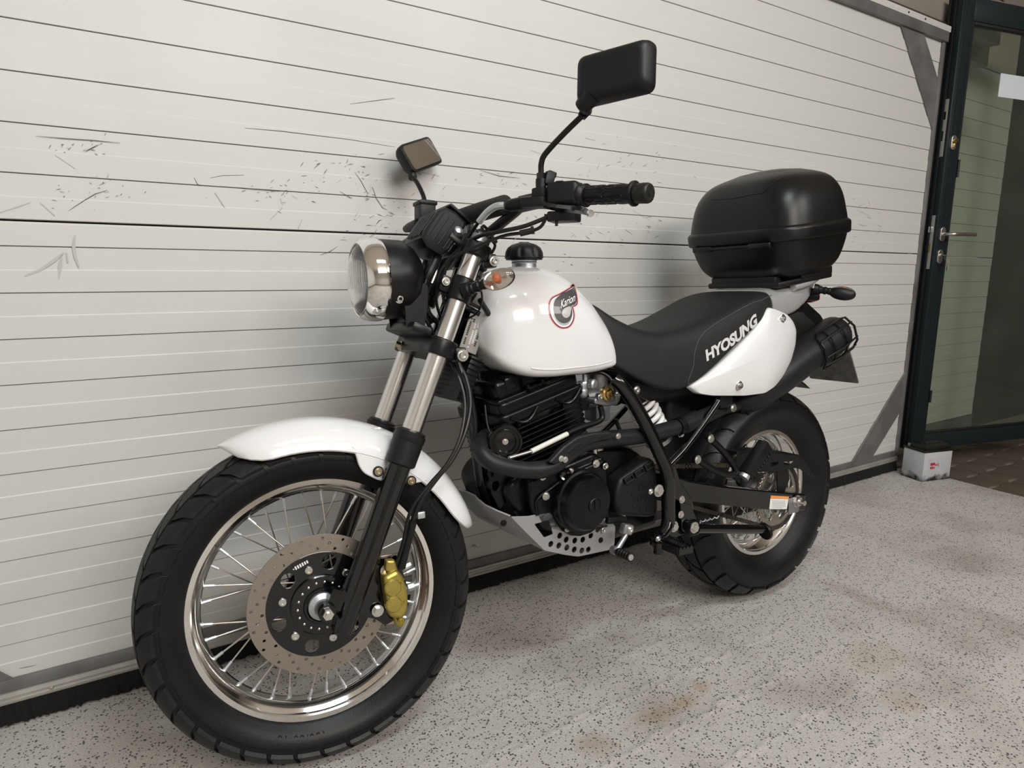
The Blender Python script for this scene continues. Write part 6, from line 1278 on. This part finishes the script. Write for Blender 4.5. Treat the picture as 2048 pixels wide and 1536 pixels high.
obj('skid_bolt', cap_bolt(P(1007, 1046, -0.122), (-0.3, -1, 0), 0.005, 0.004), 'black_satin', skid)
obj('skid_stay', tube([P(1010, 1000, -0.075), P(1038, 1032, -0.11)], 0.004, 8), 'black_gloss', skid)
gl_e = empty('gear_lever'); gl_e.parent = bike
g0, g1 = P(1253, 1058, -0.190), P(1232, 1102, -0.200)
obj('lever_arm', [box(g0, (0.030, 0.018, 0.024), Matrix.Rotation(0.3, 3, 'Y'), bev=0.004), tube([g0, g0.lerp(g1, 0.35) + V(0.008, 0, 0), g1], [0.0065, 0.0060, 0.0065], 12), cyl(g1, g1 + V(0, 0.012, 0), 0.010, n=14)], 'alu_cast', gl_e)
obj('lever_bolt', cap_bolt(g0 + V(0.003, -0.009, 0), (0, -1, 0), 0.006, 0.005), 'bolt', gl_e)
gp = (P(1262, 1112, -0.245) - g1); obj('lever_rubber', tube(axis_pts(g1 + V(0, -0.006, 0), g1 + V(0, -0.048, 0), [0, 0.1, 0.2, 0.25, 0.4, 0.45, 0.6, 0.65, 0.8, 0.85, 1.0]), [0.009, 0.0105, 0.0105, 0.009, 0.0105, 0.009, 0.0105, 0.009, 0.0105, 0.009, 0.0105], 16), 'rubber', gl_e)
obj('rubber_end', lathe([(0.0075, 0), (0.007, -0.002), (0, -0.003)], g1 + V(0, -0.048, 0), YAX, 16), 'zinc', gl_e)
obj('shift_linkage', [box(P(1232, 1040, -0.165), (0.060, 0.012, 0.016), Matrix.Rotation(0.15, 3, 'Y'), bev=0.003)], 'black_satin', gl_e)
# foot peg: serrated black platform
pg = empty('foot_peg'); pg.parent = bike
pc = P(1342, 1082, -0.222)
def pgp(u, w, h=0.0): return pc + V(0, -1, 0) * u + V(1, 0, -0.06) * w + V(0, 0, 1) * h
obj('peg_hinge', [box(P(1318, 1080, -0.195), (0.030, 0.026, 0.034), bev=0.005), cyl(P(1318, 1084, -0.205), P(1318, 1106, -0.205), 0.013, n=16)], 'black_gloss', pg)
obj('peg_mount', [tube([V(-0.528, -0.168, 0.372), V(-0.545, -0.178, 0.350), P(1318, 1080, -0.192)], [0.016, 0.015, 0.013], 14), tube([P(1318, 1082, -0.195), pc + V(0, 0.03, -0.012)], 0.011, 12)], 'black_gloss', pg)
obj('peg_bolt', cap_bolt(P(1316, 1078, -0.210), (0, -1, 0), 0.0055, 0.005), 'bolt', pg)
obj('peg_platform', [box(pgp(0.0, 0.0, -0.012), (0.048, 0.090, 0.012), bev=0.003), box(pgp(0.0, 0.0, -0.004), (0.020, 0.084, 0.012), bev=0.002)], 'black_satin', pg)
for s_ in (-1, 1):
    pr_ = []
    nt_ = 9
    for i in range(nt_):
        pr_ += [(-0.044 + i * 0.0098, 0.0), (-0.044 + i * 0.0098 + 0.003, 0.006), (-0.044 + i * 0.0098 + 0.0065, 0.006)]
    pr_ += [(0.046, 0.0), (0.046, -0.012), (-0.044, -0.012)]
    obj('peg_teeth', plate([pr_], 0.003, pgp(0, s_ * 0.024, -0.006), V(0, -1, 0), V(0, 0, 1)), 'black_gloss', pg, smooth=0)
obj('peg_teeth', plate([[(-0.023 + i * 0.0115 + dx, dz) for i in range(4) for dx, dz in ((0, 0), (0.003, 0.006), (0.008, 0.006))] + [(0.023, 0.0), (0.023, -0.012), (-0.023, -0.012)]], 0.003, pgp(0.046, 0.0, -0.006), V(1, 0, -0.06), V(0, 0, 1)), 'black_gloss', pg, smooth=0)
# pillion peg and its bracket
pb_ = empty('pillion_peg'); pb_.parent = bike
py_ = -0.178
obj('peg_bracket', [tube(path([(1420, 877, py_), (1440, 896, py_), (1460, 920, py_), (1470, 937, py_), (1468, 948, py_), (1450, 948, py_), (1425, 938, py_), (1396, 920, py_)], 4), 0.0085, 12), tube(path([(1466, 946, py_), (1478, 960, py_), (1490, 962, py_)], 3), 0.0085, 12), box(P(1420, 876, py_ + 0.004), (0.034, 0.014, 0.020), Matrix.Rotation(0.7, 3, 'Y'), bev=0.004), box(P(1396, 920, py_ + 0.004), (0.034, 0.014, 0.020), Matrix.Rotation(0.3, 3, 'Y'), bev=0.004), box(P(1486, 958, py_), (0.036, 0.026, 0.030), Matrix.Rotation(-0.5, 3, 'Y'), bev=0.005)], 'black_satin', pb_)
for (px, py) in ((1421, 877), (1395, 919)): obj('bracket_bolt', cap_bolt(P(px, py, py_ - 0.010), (0, -1, 0), 0.0075, 0.006, True), 'bolt', pb_)
k0, k1 = P(1490, 950, -0.195), P(1532, 888, -0.200); kd = (k1 - k0).normalized(); KM = Matrix((kd, V(0, 1, 0) - kd * kd.y, kd.cross(V(0, 1, 0)))).transposed(); KL = (k1 - k0).length
rb_ = obj('peg_rubber', [box((k0 + k1) / 2, (KL, 0.030, 0.038), KM, bev=0.005)], 'rubber', pb_)
for i in range(8): obj('rubber_rib', box(k0.lerp(k1, 0.12 + 0.105 * i) + KM @ V(0, -0.003, -0.019), (0.0045, 0.028, 0.008), KM, bev=0.001, seg=1), 'rubber', rb_)
for i in range(5): obj('rubber_slot', box(k0.lerp(k1, 0.22 + 0.14 * i) + KM @ V(0, -0.0145, -0.008), (0.009, 0.002, 0.010), KM), 'rubber', rb_)
obj('peg_pin', [cyl(k0 - kd * 0.010, k0 + kd * 0.004, 0.014, n=16)], 'zinc', pb_)
# side stand, folded back
sst = empty('side_stand'); sst.parent = bike
obj('stand_leg', [tube(path([(1392, 1057, -0.178), (1420, 1057, -0.176), (1480, 1058, -0.172), (1524, 1058, -0.170)], 4), 0.0125, 14)], 'black_gloss', sst)
obj('stand_foot', [lathe([(0.010, -0.006), (0.024, -0.005), (0.025, 0.0), (0.024, 0.004), (0.0, 0.005)], P(1530, 1062, -0.168), (1, -0.1, 0.25), 24)], 'black_satin', sst)
obj('stand_pivot', [box(P(1384, 1056, -0.172), (0.040, 0.022, 0.040), bev=0.006)], 'black_satin', sst); obj('pivot_bolt', cap_bolt(P(1388, 1055, -0.186), (0, -1, 0), 0.010, 0.008, True), 'bolt', sst)
obj('stand_spring', tube([P(1392, 1046, -0.165) + V(0.006 * i, 0.003 * math.sin(i * 2.2), 0.003 * math.cos(i * 2.2)) for i in range(16)], 0.0018, 6), 'zinc', sst)

# flatten: nothing sits deeper than thing > part > sub-part (the parts in between carry no transform of their own)
def depth(o):
    n = 1
    while o.parent: o = o.parent; n += 1
    return n
for o in list(bpy.data.objects):
    while depth(o) > 3:
        m = o.matrix_local.copy(); o.parent = o.parent.parent; o.matrix_local = m
